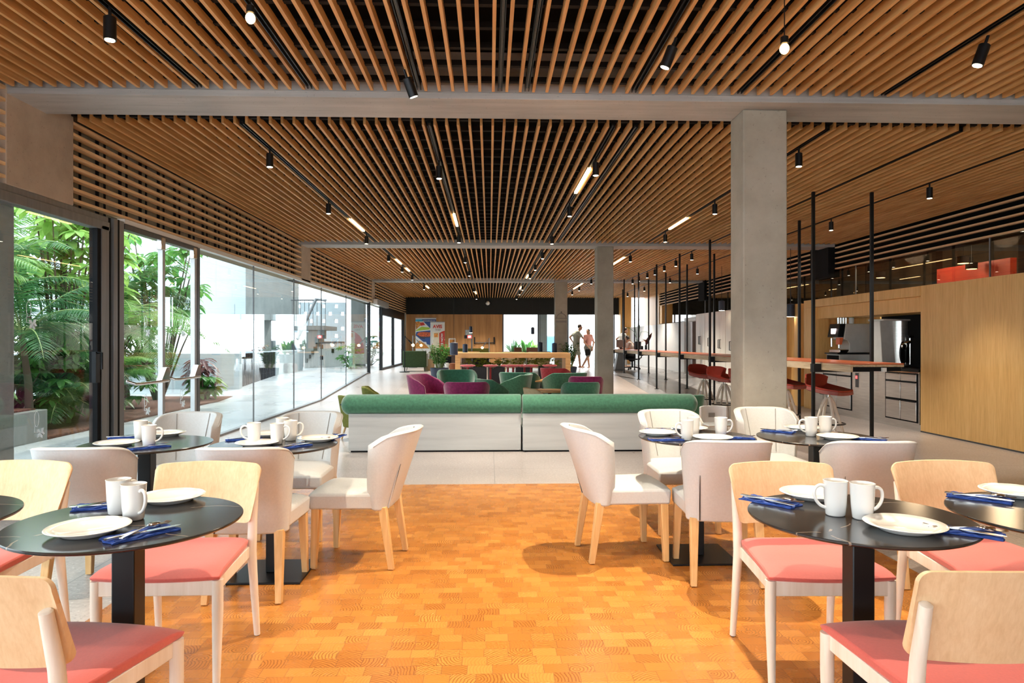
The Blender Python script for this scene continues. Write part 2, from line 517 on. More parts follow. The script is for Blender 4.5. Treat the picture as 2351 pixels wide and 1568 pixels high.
M['trunk'] = plain('brown_trunk', (0.10, 0.07, 0.045), 0.9, bump=0.4)
# ------------------------------------------------------------------ the room shell
XL, XR, XW = -3.85, 7.20, 6.43            # glass wall, upper right wall, face of the right hand units
ZC, ZB = 3.36, 3.32                       # underside of slats, underside of beams
BEAMS = [(5.55, 6.04), (14.0, 14.5), (22.45, 22.95)]
YF, YB = 31.5, -5.5
PX0, PX1, PY = -1.95, 2.50, 6.47          # parquet area

mb = MB(); mb.box(PX0, PX1, YB, PY, -0.06, 0.0)
struct(mb.build('floor', M['parquet']))
mb = MB()
mb.box(XL - 0.05, PX0, YB, PY, -0.06, 0.0).box(PX1, XR, YB, PY, -0.06, 0.0).box(XL - 0.05, XR, PY, RY0, -0.06, 0.0)
struct(mb.build('floor', M['terrazzo']))
mb = MB()
def slab(mb, x0, x1):
    mb.prism([(RY0, -0.06), (RY0, 0.0), (RY1, RZ), (YF + 12, RZ), (YF + 12, -0.06)], 'x', x0, x1)
slab(mb, XL - 0.05, 3.93)
struct(mb.build('floor', M['terrazzo']))
mb = MB(); slab(mb, 3.93, XR)
struct(mb.build('floor', M['greytile']))
mb = MB(); slab(mb, -26, XL - 0.05); mb.box(-26, XL - 0.05, YB - 6, RY0, -0.06, -0.002)
mb.box(XR, 40, YF, YF + 12, RZ - .1, RZ)
mb.box(-60, 60, YF + 12, YF + 60, RZ - .1, RZ - 0.01)
o = struct(mb.build('floor_outdoor_paving', M['paving']))

# slatted ceiling, one object per bay
bays = [(YB, 5.50), (6.36, 13.90), (14.78, 22.30), (23.2, YF - 0.05)]
PITCH = 0.108
x_first = XL + 0.10
for bi, (y0, y1) in enumerate(bays):
    mb = MB()
    x = x_first
    while x < XR - 0.03:
        mb.box(x - 0.0115, x + 0.0115, y0, y1, ZC, ZC + 0.066)
        x += PITCH
    struct(mb.build('ceiling', M['slat'], smooth=0))
    mb = MB()
    y = y1 - 0.06
    while y > max(y0, -0.5):
        mb.box(XL, XR, y - 0.02, y + 0.02, ZC + 0.055, ZC + 0.095)
        y -= 0.31
    o = struct(mb.build('ceiling_batten', M['batten'], smooth=0))
mb = MB(); mb.box(XL - 0.3, XR + 4.5, YB - 0.2, YF + 0.4, ZC + 0.34, ZC + 0.42)
struct(mb.build('ceiling_deck', M['deck']))

# concrete beams and columns
for i, (y0, y1) in enumerate(BEAMS):
    mb = MB(); mb.box(XL - 0.05, XR, y0, y1, ZB, ZC + 0.34)
    if i == 0: mb.box(XL - 0.05, XR, y0 - 0.004, y1 + 0.004, ZB + 0.045, ZB + 0.05)
    struct(mb.build('ceiling_beam', M['conc'], bevel=0.008))
for (x0, x1, y0, y1) in ((2.15, 2.53, 5.72, 6.03), (2.23, 2.575, 14.1, 14.45), (2.17, 2.58, 22.55, 22.9)):
    mb = MB(); mb.box(x0, x1, y0, y1, fz(y0) - 0.02, ZB)
    c = struct(mb.build('column', M['conc_col'], bevel=0.012))
    if y0 > 20:
        # stencilled cloche sign on the third column
        s = MB()
        px = (x0 + x1) / 2; zz = H + 54 / F * 22.6
        arc = [(px + 0.16 * cos(a), y0 - 0.006, zz + 0.15 * sin(a)) for a in [pi * k / 14 for k in range(15)]]
        s.tube(arc, 0.014, 6).tube([(px - 0.2, y0 - 0.006, zz - 0.01), (px + 0.2, y0 - 0.006, zz - 0.01)], 0.014, 6)
        s.ball((px, y0 - 0.006, zz + 0.19), 0.028, 8)
        s.box(px - 0.19, px + 0.17, y0 - 0.012, y0, zz - 0.15, zz - 0.09)
        s.build('stencil_sign', M['seam'], c)

# ---- left wall: slats above the glass, backing, concrete pilasters
def left_slats(y0, y1):
    mb = MB()
    for k in range(8):
        z = 2.645 + k * 0.101
        mb.box(XL - 0.06, XL + 0.015, y0, y1, z, z + 0.026)
    struct(mb.build('wall_left', M['slat_pale'], smooth=0))
    mb = MB()
    y = y0 + 0.12
    while y < y1:
        mb.box(XL - 0.085, XL - 0.062, y - 0.014, y + 0.014, 2.62, ZC + 0.03)
        mb.box(XL - 0.085, XL - 0.066, y + 0.13, y + 0.142, 2.62, ZC + 0.03)
        y += 0.42
    struct(mb.build('wall_left_studs', M['blackmatt'], smooth=0))
ys = [YB, 5.54, 6.42, 14.05, 14.75, 22.4, 22.98, YF]
for a, b in ((0, 1), (2, 3), (4, 5), (6, 7)):
    left_slats(ys[a], ys[b])
mb = MB(); mb.box(XL - 0.30, XL - 0.10, YB, YF, 2.60, ZC + 0.34)
struct(mb.build('wall_left_backing', M['backing']))
for a, b in ((1, 2), (3, 4), (5, 6)):
    mb = MB(); mb.box(XL - 0.10, XL + 0.02, ys[a], ys[b], 2.60, ZC + 0.34)
    mb.box(XL - 0.32, XL - 0.1, ys[a] - .02, ys[b] + .02, 2.60, ZC + 0.34)
    struct(mb.build('trim_1', M['conc_wall'], bevel=0.008))

# bottom track
mb = MB(); mb.box(XL - 0.05, XL + 0.03, 9.15, RY0, 0, 0.03)
mb.prism([(RY0, 0.0), (RY0, 0.03), (RY1, RZ + 0.03), (21.9, RZ + 0.03), (21.9, RZ)], 'x', XL - 0.05, XL + 0.03)
struct(mb.build('trim_2', M['alu']))
mb = MB(); mb.box(XL - 0.06, XL + 0.02, 7.3, 22.0, 2.585, 2.64)
struct(mb.build('trim_3', M['white_paint']))

# window 1: big framed pane by the tables
w1 = thing('window_1', 'large fixed pane in a grey aluminium frame beside the tables', 'window'); w1['kind'] = 'structure'
mb = MB()
mb.box(XL - 0.07, XL + 0.03, 1.2, 7.00, 2.46, 2.545).box(XL - 0.09, XL + 0.015, 1.2, 7.00, 2.545, 2.60)
mb.box(XL - 0.07, XL + 0.03, 6.86, 6.99, 0.0, 2.50)
mb.box(XL - 0.07, XL + 0.03, 1.2, 7.0, 0.0, 0.05)
mb.build('window_frame', M['alu'], w1, bevel=0.004)
mb = MB()
mb.box(XL - 0.09, XL + 0.01, 7.0, 7.05, 0, 2.60).box(XL - 0.09, XL + 0.04, 7.12, 7.16, 0, 2.60).box(XL - 0.06, XL + 0.02, 6.80, 6.86, 0.05, 2.46)
mb.build('dark_mullion', M['blackmatt'], w1)
mb = MB()
mb.box(XL - 0.07, XL + 0.045, 7.05, 7.12, 0, 2.60).box(XL - 0.07, XL + 0.035, 7.16, 7.26, 0, 2.60)
mb.build('mullion', M['alu'], w1, bevel=0.004)
mb = MB(); mb.box(XL - 0.012, XL - 0.004, 1.25, 6.85, 0.05, 2.46)
mb.build('pane', M['glass'], w1)
mb = MB()
mb.box(XL + 0.01, XL + 0.05, 6.72, 6.79, 0.95, 1.25).tube([(XL + 0.05, 6.75, 1.24), (XL + 0.09, 6.75, 1.24), (XL + 0.09, 6.75, 1.08)], 0.012, 8)
mb.build('window_handle', M['black'], w1)
# pale concrete pier seen through the pane's near end
mb = MB(); mb.box(XL - 0.62, XL - 0.14, 5.0, 5.87, -0.02, 2.62)
struct(mb.build('trim_4', M['conc_out'], bevel=0.01))

# white flower stickers on the glass
def sticker(y, z, par):
    s = MB()
    x = XL + 0.002
    def pl(cy, cz, a, l, w):
        d = (cos(a), sin(a)); n = (-sin(a), cos(a))
        p = [(cy, cz), (cy + d[0] * l * .5 + n[0] * w, cz + d[1] * l * .5 + n[1] * w), (cy + d[0] * l, cz + d[1] * l), (cy + d[0] * l * .5 - n[0] * w, cz + d[1] * l * .5 - n[1] * w)]
        s.prism(p, 'x', x, x + 0.0015)
    for a in (-0.3, 0.7, 2.6, 3.9, 5.2):
        pl(y + 0.03, z - 0.05, a, 0.06, 0.018)
    loop = [(x + 0.001, y - 0.02 + 0.03 * cos(t), z + 0.07 + 0.065 * sin(t)) for t in [2 * pi * k / 16 for k in range(17)]]
    s.tube(loop, 0.0025, 4, caps=False)
    s.tube([(x + 0.001, y - 0.04, z + 0.02), (x + 0.001, y - 0.05, z - 0.04), (x + 0.001, y + 0.02, z - 0.05)], 0.0025, 4)
    s.build('flower_sticker', M['sticker'], par)
sticker(5.85, 1.55, w1); sticker(5.95, 0.62, w1)

# glass double door
for k, (y0, y1) in enumerate(((7.30, 8.18), (8.20, 9.05))):
    d = thing('door_%d' % (k + 1), 'clear glass door leaf with steel panic bar %s' % ('next to the thick mullion' if k == 0 else 'next to the long glass wall'), 'door')
    d['kind'] = 'structure'
    mb = MB(); mb.box(XL - 0.006, XL + 0.004, y0 + 0.01, y1 - 0.01, 0.01, 2.52); mb.build('pane', M['glass'], d)
    mb = MB()
    yy = y1 - 0.035
    mb.box(XL - 0.03, XL + 0.03, yy - 0.03, yy + 0.03, 0.01, 2.55)
    mb.build('stile', M['steel_soft'], d, bevel=0.004)
    mb = MB()
    mb.box(XL - 0.03, XL + 0.035, yy - 0.06, yy + 0.035, 2.42, 2.57)
    mb.build('top_fitting', M['steel_bright'], d, bevel=0.01)
    mb = MB()
    mb.tube([(XL + 0.02, y0 + 0.03, 0.93), (XL + 0.10, y0 + 0.05, 0.90), (XL + 0.11, y0 + 0.15, 0.895), (XL + 0.11, y1 - 0.1, 0.895)], 0.017, 10)
    mb.prism([(y1 - 0.22, 0.89), (y1 - 0.02, 0.89), (y1 - 0.02, 1.05), (y1 - 0.09, 1.05)], 'x', XL + 0.02, XL + 0.09)
    mb.build('panic_bar', M['steel_bright'], d, bevel=0.004)
    for z in (1.50, 0.62):
        sticker((y0 + y1) / 2 + 0.05, z, d)
mb = MB(); mb.box(XL - 0.05, XL + 0.03, 9.06, 9.14, 0, 2.58).box(XL - 0.05, XL + 0.02, 7.3, 9.1, 2.53, 2.59)
struct(mb.build('trim_5', M['alu_dark']))

# long frameless glass wall
w2 = thing('window_2', 'long frameless glass wall running beside the ramp', 'window'); w2['kind'] = 'structure'
jt = [9.15, 11.3, 13.6, 15.8, 18.5, 21.85]
for a, b in zip(jt, jt[1:]):
    mb = MB()
    mb.hexa([(XL - 0.016, a + .003, fz(a)), (XL - 0.004, a + .003, fz(a)), (XL - 0.004, b - .003, fz(b)), (XL - 0.016, b - .003, fz(b))],
            [(XL - 0.016, a + .003, 2.6), (XL - 0.004, a + .003, 2.6), (XL - 0.004, b - .003, 2.6), (XL - 0.016, b - .003, 2.6)])
    mb.build('pane', M['glass'], w2)
mb = MB()
for a in jt[1:-1]:
    mb.box(XL - 0.02, XL, a - 0.006, a + 0.006, fz(a), 2.6)
mb.build('glass_joint', M['alu_dark'], w2)
# black framed sliding doors at the far end of the left wall
w3 = thing('window_3', 'black framed sliding glass doors at the far end of the glass wall', 'window'); w3['kind'] = 'structure'
mb = MB()
for y, w in ((21.95, 0.07), (24.4, 0.2), (27.4, 0.14), (30.6, 0.2)):
    mb.box(XL - 0.06, XL + 0.04, y - w / 2, y + w / 2, RZ, 2.62)
mb.box(XL - 0.06, XL + 0.04, 24.4, 30.6, 2.30, 2.62).box(XL - 0.06, XL + 0.04, 24.4, 30.6, RZ, RZ + 0.08)
mb.build('window_frame', M['black'], w3)
mb = MB(); mb.box(XL - 0.01, XL, 22.0, 30.5, RZ, 2.5)
mb.build('pane', M['glass'], w3)
mb = MB(); mb.box(XL + 0.02, XL + 0.16, 22.6, 25.2, 2.56, 2.76)
tag(mb.build('air_curtain', M['steel'], bevel=0.01), 'long brushed metal air curtain box above the far sliding door', 'air curtain')
struct(MB().box(XL - 0.1, XL + 0.02, 30.7, YF, RZ, 2.64).build('wall_left_end', M['conc_out']))

# ---- far wall
mb = MB(); mb.box(XL - 0.1, 6.0, YF, YF + 0.25, 2.60, ZC + 0.34)
struct(mb.build('wall_back', M['fascia']))
xw0 = ad(1155, 784, 31.5).x
mb = MB()
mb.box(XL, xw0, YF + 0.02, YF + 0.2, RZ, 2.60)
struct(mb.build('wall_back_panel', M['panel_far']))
mb = MB()
for u in (1155, 1236, 1305, 1412, 1500):
    p = ad(u, 784, 31.5)
    mb.box(p.x - 0.03, p.x + 0.03, YF, YF + 0.08, RZ, 2.6)
struct(mb.build('trim_6', M['alu_dark']))
w4 = thing('window_4', 'bright glazed opening in the far wall', 'window'); w4['kind'] = 'structure'
mb = MB(); mb.box(xw0, ad(1310, 784, 31.5).x, YF + 0.03, YF + 0.04, RZ, 2.6)
mb.build('pane', M['glass'], w4)
mb = MB(); p0, p1 = ad(1236, 784, 32), ad(1256, 784, 32)
mb.box(p0.x, p1.x, YF + 0.4, YF + 0.8, RZ, 2.75)
struct(mb.build('column', M['conc_out']))
x0, x1 = 6.45, 7.15
mb = MB(); mb.box(6.0, 6.5, YF - 0.4, YF + 0.2, RZ, ZC + 0.3)
struct(mb.build('wall_back_pier', M['panel']))
# small white camera dome on the fascia
mb = MB(); p = ad(1120, 696, 31.4); mb.ball((p.x, YF - 0.03, p.z), 0.10, 14); mb.lathe([(0.13, -0.02), (0.13, 0.0)], 18, (0, 0, 0), Matrix.Translation((p.x, YF, p.z)) @ Matrix.Rotation(R(90), 4, 'X'))
tag(mb.build('camera_dome', M['white_paint']), 'small white dome camera on the black fascia', 'camera')

# ---- right side: slats, clerestory glass, room behind
def right_slats(y0, y1):
    mb = MB()
    for k in range(5):
        z = 2.85 + k * 0.108
        mb.box(XR - 0.03, XR + 0.03, y0, y1, z, z + 0.026)
    struct(mb.build('wall_right', M['slat_pale'], smooth=0))
for a, b in ((YB, 13.95), (14.9, 22.3), (22.9, 28.7)):
    right_slats(a, b)
mb = MB(); mb.box(XR + 0.05, XR + 0.15, YB, 29.0, 2.82, ZC + 0.34)
struct(mb.build('wall_right_backing', M['deck']))
mb = MB()
mb.box(XR - 0.12, XR + 0.3, 14.05, 14.85, 2.70, ZC + .1).box(XR - 0.12, XR + 0.3, 22.3, 22.95, 2.72, ZC + .1)
o = mb.build('ceiling_duct', M['blackmatt']); struct(o)
w5 = thing('window_5', 'smoky clerestory glass above the wood panelled wall', 'window'); w5['kind'] = 'structure'
mb = MB(); mb.box(XR, XR + 0.01, YB, 29.0, 2.1, 2.84)
mb.build('pane', M['glass_smoke'], w5)
mb = MB()
for y in (9.6, 13.2, 16.4, 19.5, 22.6):
    mb.box(XR - 0.005, XR + 0.015, y - 0.008, y + 0.008, 2.15, 2.84)
mb.build('glass_joint', M['alu'], w5)
# room behind the clerestory
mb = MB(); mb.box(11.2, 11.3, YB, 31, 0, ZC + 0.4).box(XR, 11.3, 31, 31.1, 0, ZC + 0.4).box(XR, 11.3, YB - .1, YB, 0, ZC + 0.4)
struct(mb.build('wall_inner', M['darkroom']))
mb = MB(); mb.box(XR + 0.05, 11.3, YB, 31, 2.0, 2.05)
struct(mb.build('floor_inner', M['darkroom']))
mb = MB(); mb.box(9.3, 9.42, 11.9, 13.9, 2.05, 2.85)
struct(mb.build('wall_inner_red', M['redwall']))
mb = MB()
for y in (9.2, 12.4, 14.9, 17.6, 20.6): mb.box(9.9, 10.05, y - 0.07, y + 0.07, 2.05, ZC + .3)
struct(mb.build('column', M['blackmatt']))
for k, (y, x) in enumerate(((9.6, 8.6), (10.9, 8.9), (12.6, 9.1), (14.4, 8.4), (11.7, 8.3))):
    t = thing('drum_lamp', 'dark drum lamp behind the smoky clerestory, ' + ('the closest one, above the oak wall', 'second one along the oak wall', 'over the red wall', 'the last one, above the niche', 'lowest in front of the red wall')[k], 'lamp', (x, y, 2.72), 0, 'drum lamps behind the clerestory')
    t.scale = (0.5, 0.5, 0.6)
    MB().lathe([(0.19, 0), (0.2, 0.0), (0.2, 0.2), (0.19, 0.2)], 24).build('lamp_shade', M['blackmatt'], t)
    MB().lathe([(0.17, -0.008), (0.17, -0.002)], 24).build('diffuser', M['line_glow'], t)
    MB().tube([(0, 0, 0.2), (0, 0, 1.1)], 0.006, 6).build('cord', M['black'], t)

# ---- right side wood units (X from XW to XR)
CT = 2.18
def unit_label(s): return s
mb = MB(); mb.box(XW, XR - 0.02, YB + 1.0, 9.98, 0.0, CT)
o = mb.build('wall_right_panel', M['panel']); struct(o)
mb = MB(); mb.box(XW - 0.003, XW + 0.02, YB + 1.0, 9.98, 0.0, 0.02)
struct(mb.build('baseboard_right', M['alu_dark']))
# niche: y 10 .. 13.7
NY0, NY1 = 9.98, 13.55
mb = MB()
mb.box(XW - 0.01, XR, NY0, NY1 + 0.2, 2.03, CT)                 # top band
mb.box(XW + 0.10, XR, NY0, NY1, 1.80, 2.03)                     # inner band
mb.box(XW - 0.01, XW + 0.35, NY1 - 0.12, NY1 + 0.2, 0.0, 2.03)  # upright
mb.box(XW + 0.05, XR, NY1 - 0.02, NY1 + 0.06, 0.0, 2.03)
mb.box(XR - 0.04, XR, 12.3, NY1, 0.9, 1.85)
t = mb.build('wall_right_niche', M['panel'], bevel=0.004); struct(t)
mb = MB(); mb.box(XR - 0.04, XR, NY0, 12.25, 0.9, 1.85).box(XW + 0.2, XR, NY0, NY0 + 0.03, 0.9, 1.85)
struct(mb.build('wall_right_niche_hatch', M['blackmatt']))  # black panel stands in for the darkness inside the service hatch
# recessed panels further on
mb = MB()
mb.box(XW + 0.02, XW + 0.3, NY1 + 0.45, NY1 + 0.7, 0, CT - 0.04).box(XW + 0.30, XR, NY1 + 0.2, 15.6, 0, CT - 0.02).box(XW, XW + 0.3, 15.2, 15.6, 0, CT - .02)
struct(mb.build('wall_right_recess', M['panel']))
# pale cupboards
cb = [(15.7, 16.6), (16.6, 17.5), (17.5, 18.4), (18.4, 19.3), (19.3, 20.2), (20.2, 21.1)]
names = ['next to the oak recess', 'second from the oak recess', 'third from the oak recess', 'fourth from the oak recess', 'fifth from the oak recess', 'next to the dark doorway']
for k, (a, b) in enumerate(cb):
    t = thing('cupboard', 'tall pale wood cupboard with two black handles, ' + names[k], 'cupboard', (XW, (a + b) / 2, fz(a) - 0.0), 0, 'tall pale cupboards behind the bar')
    h = CT + 0.02 - fz(a)
    MB().box(0.02, XR - XW - 0.05, -0.44, 0.44, -0.05, h).build('carcass', M['cupboard'], t)
    for s in (-1, 1):
        MB().box(0.0, 0.02, min(s * 0.004, s * 0.436), max(s * 0.004, s * 0.436), 0.06, h - 0.01).build('door', M['cupboard'], t, bevel=0.003)
        hb = MB().tube([(0.0, s * 0.06, 1.0), (-0.035, s * 0.06, 1.0), (-0.035, s * 0.06, 1.24), (0.0, s * 0.06, 1.24)], 0.011, 6)
        hb.build('handle', M['black'], t)
mb = MB(); mb.box(XW + 0.25, XW + 0.3, 21.15, 22.3, 0.3, 2.1)
o = mb.build('door_3', plain('brown_door', (0.12, 0.06, 0.035), 0.5)); struct(o)
mb = MB(); mb.box(XW, XR, 22.35, YF - 0.4, RZ, 2.0).box(XW, XR, 21.12, 22.35, 2.0, 2.12)
struct(mb.build('wall_right_far', M['white_paint']))
mb = MB(); mb.box(XR - .02, XR + 0.03, 28.7, YF, 2.0, ZC + .1)
struct(mb.build('wall_right_oak', M['panel']))

# unseen wall behind the camera, its wide opening shaped to let in fill light
mb = MB(); mb.box(XL, XR, YB - 0.1, YB, 2.7, ZC + 0.3).box(XL, XR, YB - 0.1, YB, 0, 0.5).box(4.2, XR, YB - 0.1, YB, 0.5, 2.7)
mb.box(-2.0, -1.9, YB - .1, YB, 0.5, 2.7).box(1.2, 1.3, YB - .1, YB, 0.5, 2.7)
struct(mb.build('wall_front', M['white_paint']))
mb = MB(); mb.box(XL - 0.1, XL, YB, 1.2, 0.0, 0.12)
struct(mb.build('trim_7', M['conc_wall']))
for y in (11.0, 13.4, 17.0):  # point lights added without fixtures to brighten the red wall and inner room
    d = bpy.data.lights.new('inner_room_fill', 'POINT'); d.energy = 45; d.color = (1.0, 0.85, 0.65); d.shadow_soft_size = 0.2
    o = bpy.data.objects.new('inner_room_fill', d); COL.objects.link(o); o.location = (8.5, y, 3.1)
# ------------------------------------------------------------------ ceiling tracks, spots, linear lamps
track_beds = {-2.31: [0, 1, 2, 3], -1.42: [0], -0.57: [0, 1, 2, 3], 0.106: [0], 0.32: [0], 1.18: [0, 1, 2, 3], 1.40: [1, 2, 3], 2.04: [0], 3.17: [0, 1, 2, 3], 4.53: [1, 2], 5.62: [1, 2, 3]}  # last bay of the oak unit track is added for two brightening spots
def snap(x):
    """middle of the nearest gap between two slats"""
    k = round((x - x_first - PITCH / 2) / PITCH)
    return x_first + PITCH / 2 + k * PITCH
bay_words = ['the dining bay', 'the bay past the beam', 'the lounge bay', 'the last bay']
tr_words = {-2.31: 'nearest the glass wall', -1.42: 'between the two window side lines', -0.57: 'above the aisle', 0.106: 'over the middle of the aisle', 0.32: 'beside the middle line', 1.18: 'facing the column', 1.40: 'paired beside the lamp track', 2.04: 'over the column side tables', 3.17: 'over the bar walkway', 4.53: 'above the bar counter', 5.62: 'nearest the oak units'}
for x, bs in track_beds.items():
    for b in bs:
        y0, y1 = bays[b]
        y0 = max(y0, -1.0)
        g = snap(x)
        mb = MB(); mb.box(g - 0.018, g - 0.012, y0 + .03, y1 - .02, ZC + 0.0, ZC + 0.03).box(g + 0.012, g + 0.018, y0 + .03, y1 - .02, ZC + 0.0, ZC + 0.03)
        mb.box(g - 0.018, g + 0.018, y0 + .03, y1 - .02, ZC + 0.026, ZC + 0.05)
        t = mb.build('light_track', M['black'], smooth=0)
        tag(t, 'black lighting track %s in %s' % (tr_words[x], bay_words[b]), 'track', 'lighting tracks between the ceiling slats')
        if x in (0.106, 0.32, 1.40, -0.57):
            MB().box(g - 0.006, g - 0.002, y0 + .05, y1 - .05, ZC + 0.012, ZC + 0.02).box(g + 0.002, g + 0.006, y0 + .05, y1 - .05, ZC + 0.012, ZC + 0.02).build('conductor', M['alu'], t, smooth=0)

def spot_proto():
    t = thing('spotlight', 'black cylinder spotlight', 'spotlight', (0, 0, 0), 0, 'black cylinder ceiling spotlights')
    MB().lathe([(0.033, 0.0), (0.036, 0.0), (0.036, 0.135), (0.03, 0.14)], 20).build('housing', M['black'], t)
    MB().lathe([(0.028, -0.003), (0.028, 0.006)], 20).build('lens', M['lamp_glow'], t)
    MB().tube([(0, 0, 0.13), (0, 0, 0.20)], 0.010, 8).build('mount', M['black'], t)
    return t
sp0 = spot_proto()
spots = [(-2.31, 4.2), (-0.57, 5.1), (1.18, 4.5), (3.17, 4.4),
         (-2.31, 7.2), (-2.31, 9.8), (-2.31, 12.8), (-0.57, 7.65), (-0.57, 12.6), (1.18, 7.45), (1.18, 9.9), (1.18, 12.7),
         (3.17, 7.0), (3.17, 9.65), (3.17, 12.4), (5.62, 8.5), (5.62, 11.0),
         (-2.31, 15.6), (-2.31, 18.0), (-2.31, 20.3), (-0.57, 15.8), (-0.57, 19.0), (1.18, 15.0), (1.18, 17.4), (1.18, 19.7), (3.17, 15.5), (3.17, 21.5),
         (4.53, 15.1), (4.53, 16.4), (4.53, 17.5), (4.53, 18.5), (4.53, 19.4), (4.53, 20.5), (4.53, 21.4), (5.62, 18.2), (5.62, 21.0),
         (-2.31, 24.0), (-0.57, 25.0), (-0.57, 29.5), (1.18, 24.2), (1.18, 26.5), (1.18, 29.5), (3.17, 24.4), (3.17, 26.5), (5.62, 24.5), (5.62, 27.5)]  # last two, by the oak units, are added to brighten the far white wall
import collections
cnt = collections.Counter()
ordn = ['first', 'second', 'third', 'fourth', 'fifth', 'sixth', 'seventh']
for i, (x, y) in enumerate(spots):
    b = 0 if y < 6 else 1 if y < 14 else 2 if y < 22.5 else 3
    k = cnt[(x, b)]; cnt[(x, b)] += 1
    lab = 'black spotlight on the track %s, %s in %s' % (tr_words[x], ordn[k], bay_words[b])
    loc = (snap(x), y, 3.17)
    if i == 0:
        s = sp0; s.location = loc; s['label'] = lab
    else:
        s = dup(sp0, loc, 0, lab)
    tilt = {(-0.57, 5.1): (0.25, 0.35), (1.18, 4.5): (0.15, -0.35), (3.17, 4.4): (0.1, -0.30)}.get((x, y))
    if tilt: s.rotation_euler = (tilt[0], tilt[1] * -1, 0)

def lampspot(name, loc, target, power, size=60, blend=0.35, r=0.03, col=(1.0, 0.83, 0.62)):
    d = bpy.data.lights.new(name, 'SPOT')
    d.energy = power; d.spot_size = R(size); d.spot_blend = blend; d.shadow_soft_size = r; d.color = col
    o = bpy.data.objects.new(name, d); COL.objects.link(o)
    o.location = loc
    o.rotation_euler = (Vector(target) - Vector(loc)).to_track_quat('-Z', 'Y').to_euler()
    return o
# the beams of the spots over the tables, the unseen ones nearer the camera having no housing
lampspot('spot_beam', (snap(1.18), 4.5, 3.14), (1.05, 4.2, 0.0), 360, 100, 0.6, 0.010)
lampspot('spot_beam', (snap(1.18), 2.9, 3.14), (1.0, 2.9, 0.0), 170, 95, 0.6, 0.010)
lampspot('spot_beam', (snap(-1.42), 2.9, 3.14), (-1.1, 2.9, 0.0), 170, 95, 0.6, 0.010)
lampspot('spot_beam', (snap(3.17), 4.4, 3.14), (2.6, 4.2, 0.0), 100, 85, 0.5)
lampspot('spot_beam', (snap(-2.31), 4.2, 3.14), (-1.8, 4.0, 0.0), 60, 95, 0.5)
lampspot('spot_beam', (snap(-0.57), 5.1, 3.14), (-0.7, 4.6, 0.0), 60, 90, 0.5)
lampspot('spot_beam', (snap(1.18), 1.6, 3.14), (0.9, 2.2, 0.0), 50, 85, 0.5)
lampspot('spot_beam', (snap(-2.31), 1.6, 3.14), (-0.9, 2.2, 0.0), 50, 85, 0.5)
for (x, y) in ((-2.31, 9.8), (-0.57, 7.65), (1.18, 7.45), (1.18, 12.7), (3.17, 9.65), (5.62, 8.5), (5.62, 11.0), (-0.57, 12.6), (-2.31, 15.6), (4.53, 16.4), (4.53, 19.4), (1.18, 17.4), (-0.57, 19.0), (-2.31, 24.0), (-0.57, 29.5), (5.62, 24.5), (5.62, 27.5), (3.17, 26.5)):  # oak unit track beams in the last bay are added to brighten the wall
    lampspot('spot_beam', (snap(x), y, 3.14), (snap(x) - (0.5 if x > 5 else 0), y, 0.0), (230 if y < 14 else 280) * (0.75 if x > 5 else 1), 80 if y < 14 else 115, 0.6, 0.03, (1.0, 0.88, 0.74))

# linear glowing lamps in the tracks
lin = [(-2.31, 11.3, 12.5), (-0.57, 10.8, 11.9), (1.18, 7.9, 9.2), (3.17, 11.0, 12.1), (-2.31, 16.8, 17.8), (-2.31, 18.8, 19.6), (1.18, 20.6, 21.6), (3.17, 16.2, 18.6), (-2.31, 24.8, 25.8), (-0.57, 27.6, 28.8), (1.18, 25.0, 26.2), (3.17, 23.6, 26.0)]
cnt = collections.Counter()
for x, a, c in lin:
    b = 1 if c < 14 else 2 if c < 22.5 else 3
    k = cnt[(x, b)]; cnt[(x, b)] += 1
    t = MB().box(-0.02, 0.02, a, c, ZC + 0.001 - 0.012, ZC + 0.016).build('linear_lamp', M['line_glow'], loc=(snap(x), 0, 0))
    tag(t, '%slinear glowing lamp on the track %s, %s' % ('second ' if k else '', tr_words[x], bay_words[b]), 'lamp', 'linear lamps between the slats')

# bare pendant bulbs above the tables
def pendant_bulb(p, lab):
    t = thing('pendant_bulb', lab, 'lamp', p, 0, 'glowing pendant bulbs above the dining tables')
    MB().ball((0, 0, 0), (0.026, 0.026, 0.03), 16).build('bulb', M['bulb_glow'], t)
    MB().lathe([(0.014, 0.025), (0.022, 0.03), (0.022, 0.065), (0.006, 0.075)], 14).build('socket', M['black'], t)
    MB().tube([(0, 0, 0.07), (0, 0, ZC + 0.05 - p[2])], 0.003, 6).build('cord', M['black'], t)
pb = ad(575, 42, 3.72); pendant_bulb((pb.x, pb.y, pb.z), 'glowing pendant bulb hanging close under the slats on the glass wall side')
pb = ad(1801, 112, 3.85); pendant_bulb((pb.x, pb.y, pb.z), 'glowing pendant bulb hanging on a long thin cord before the concrete column')

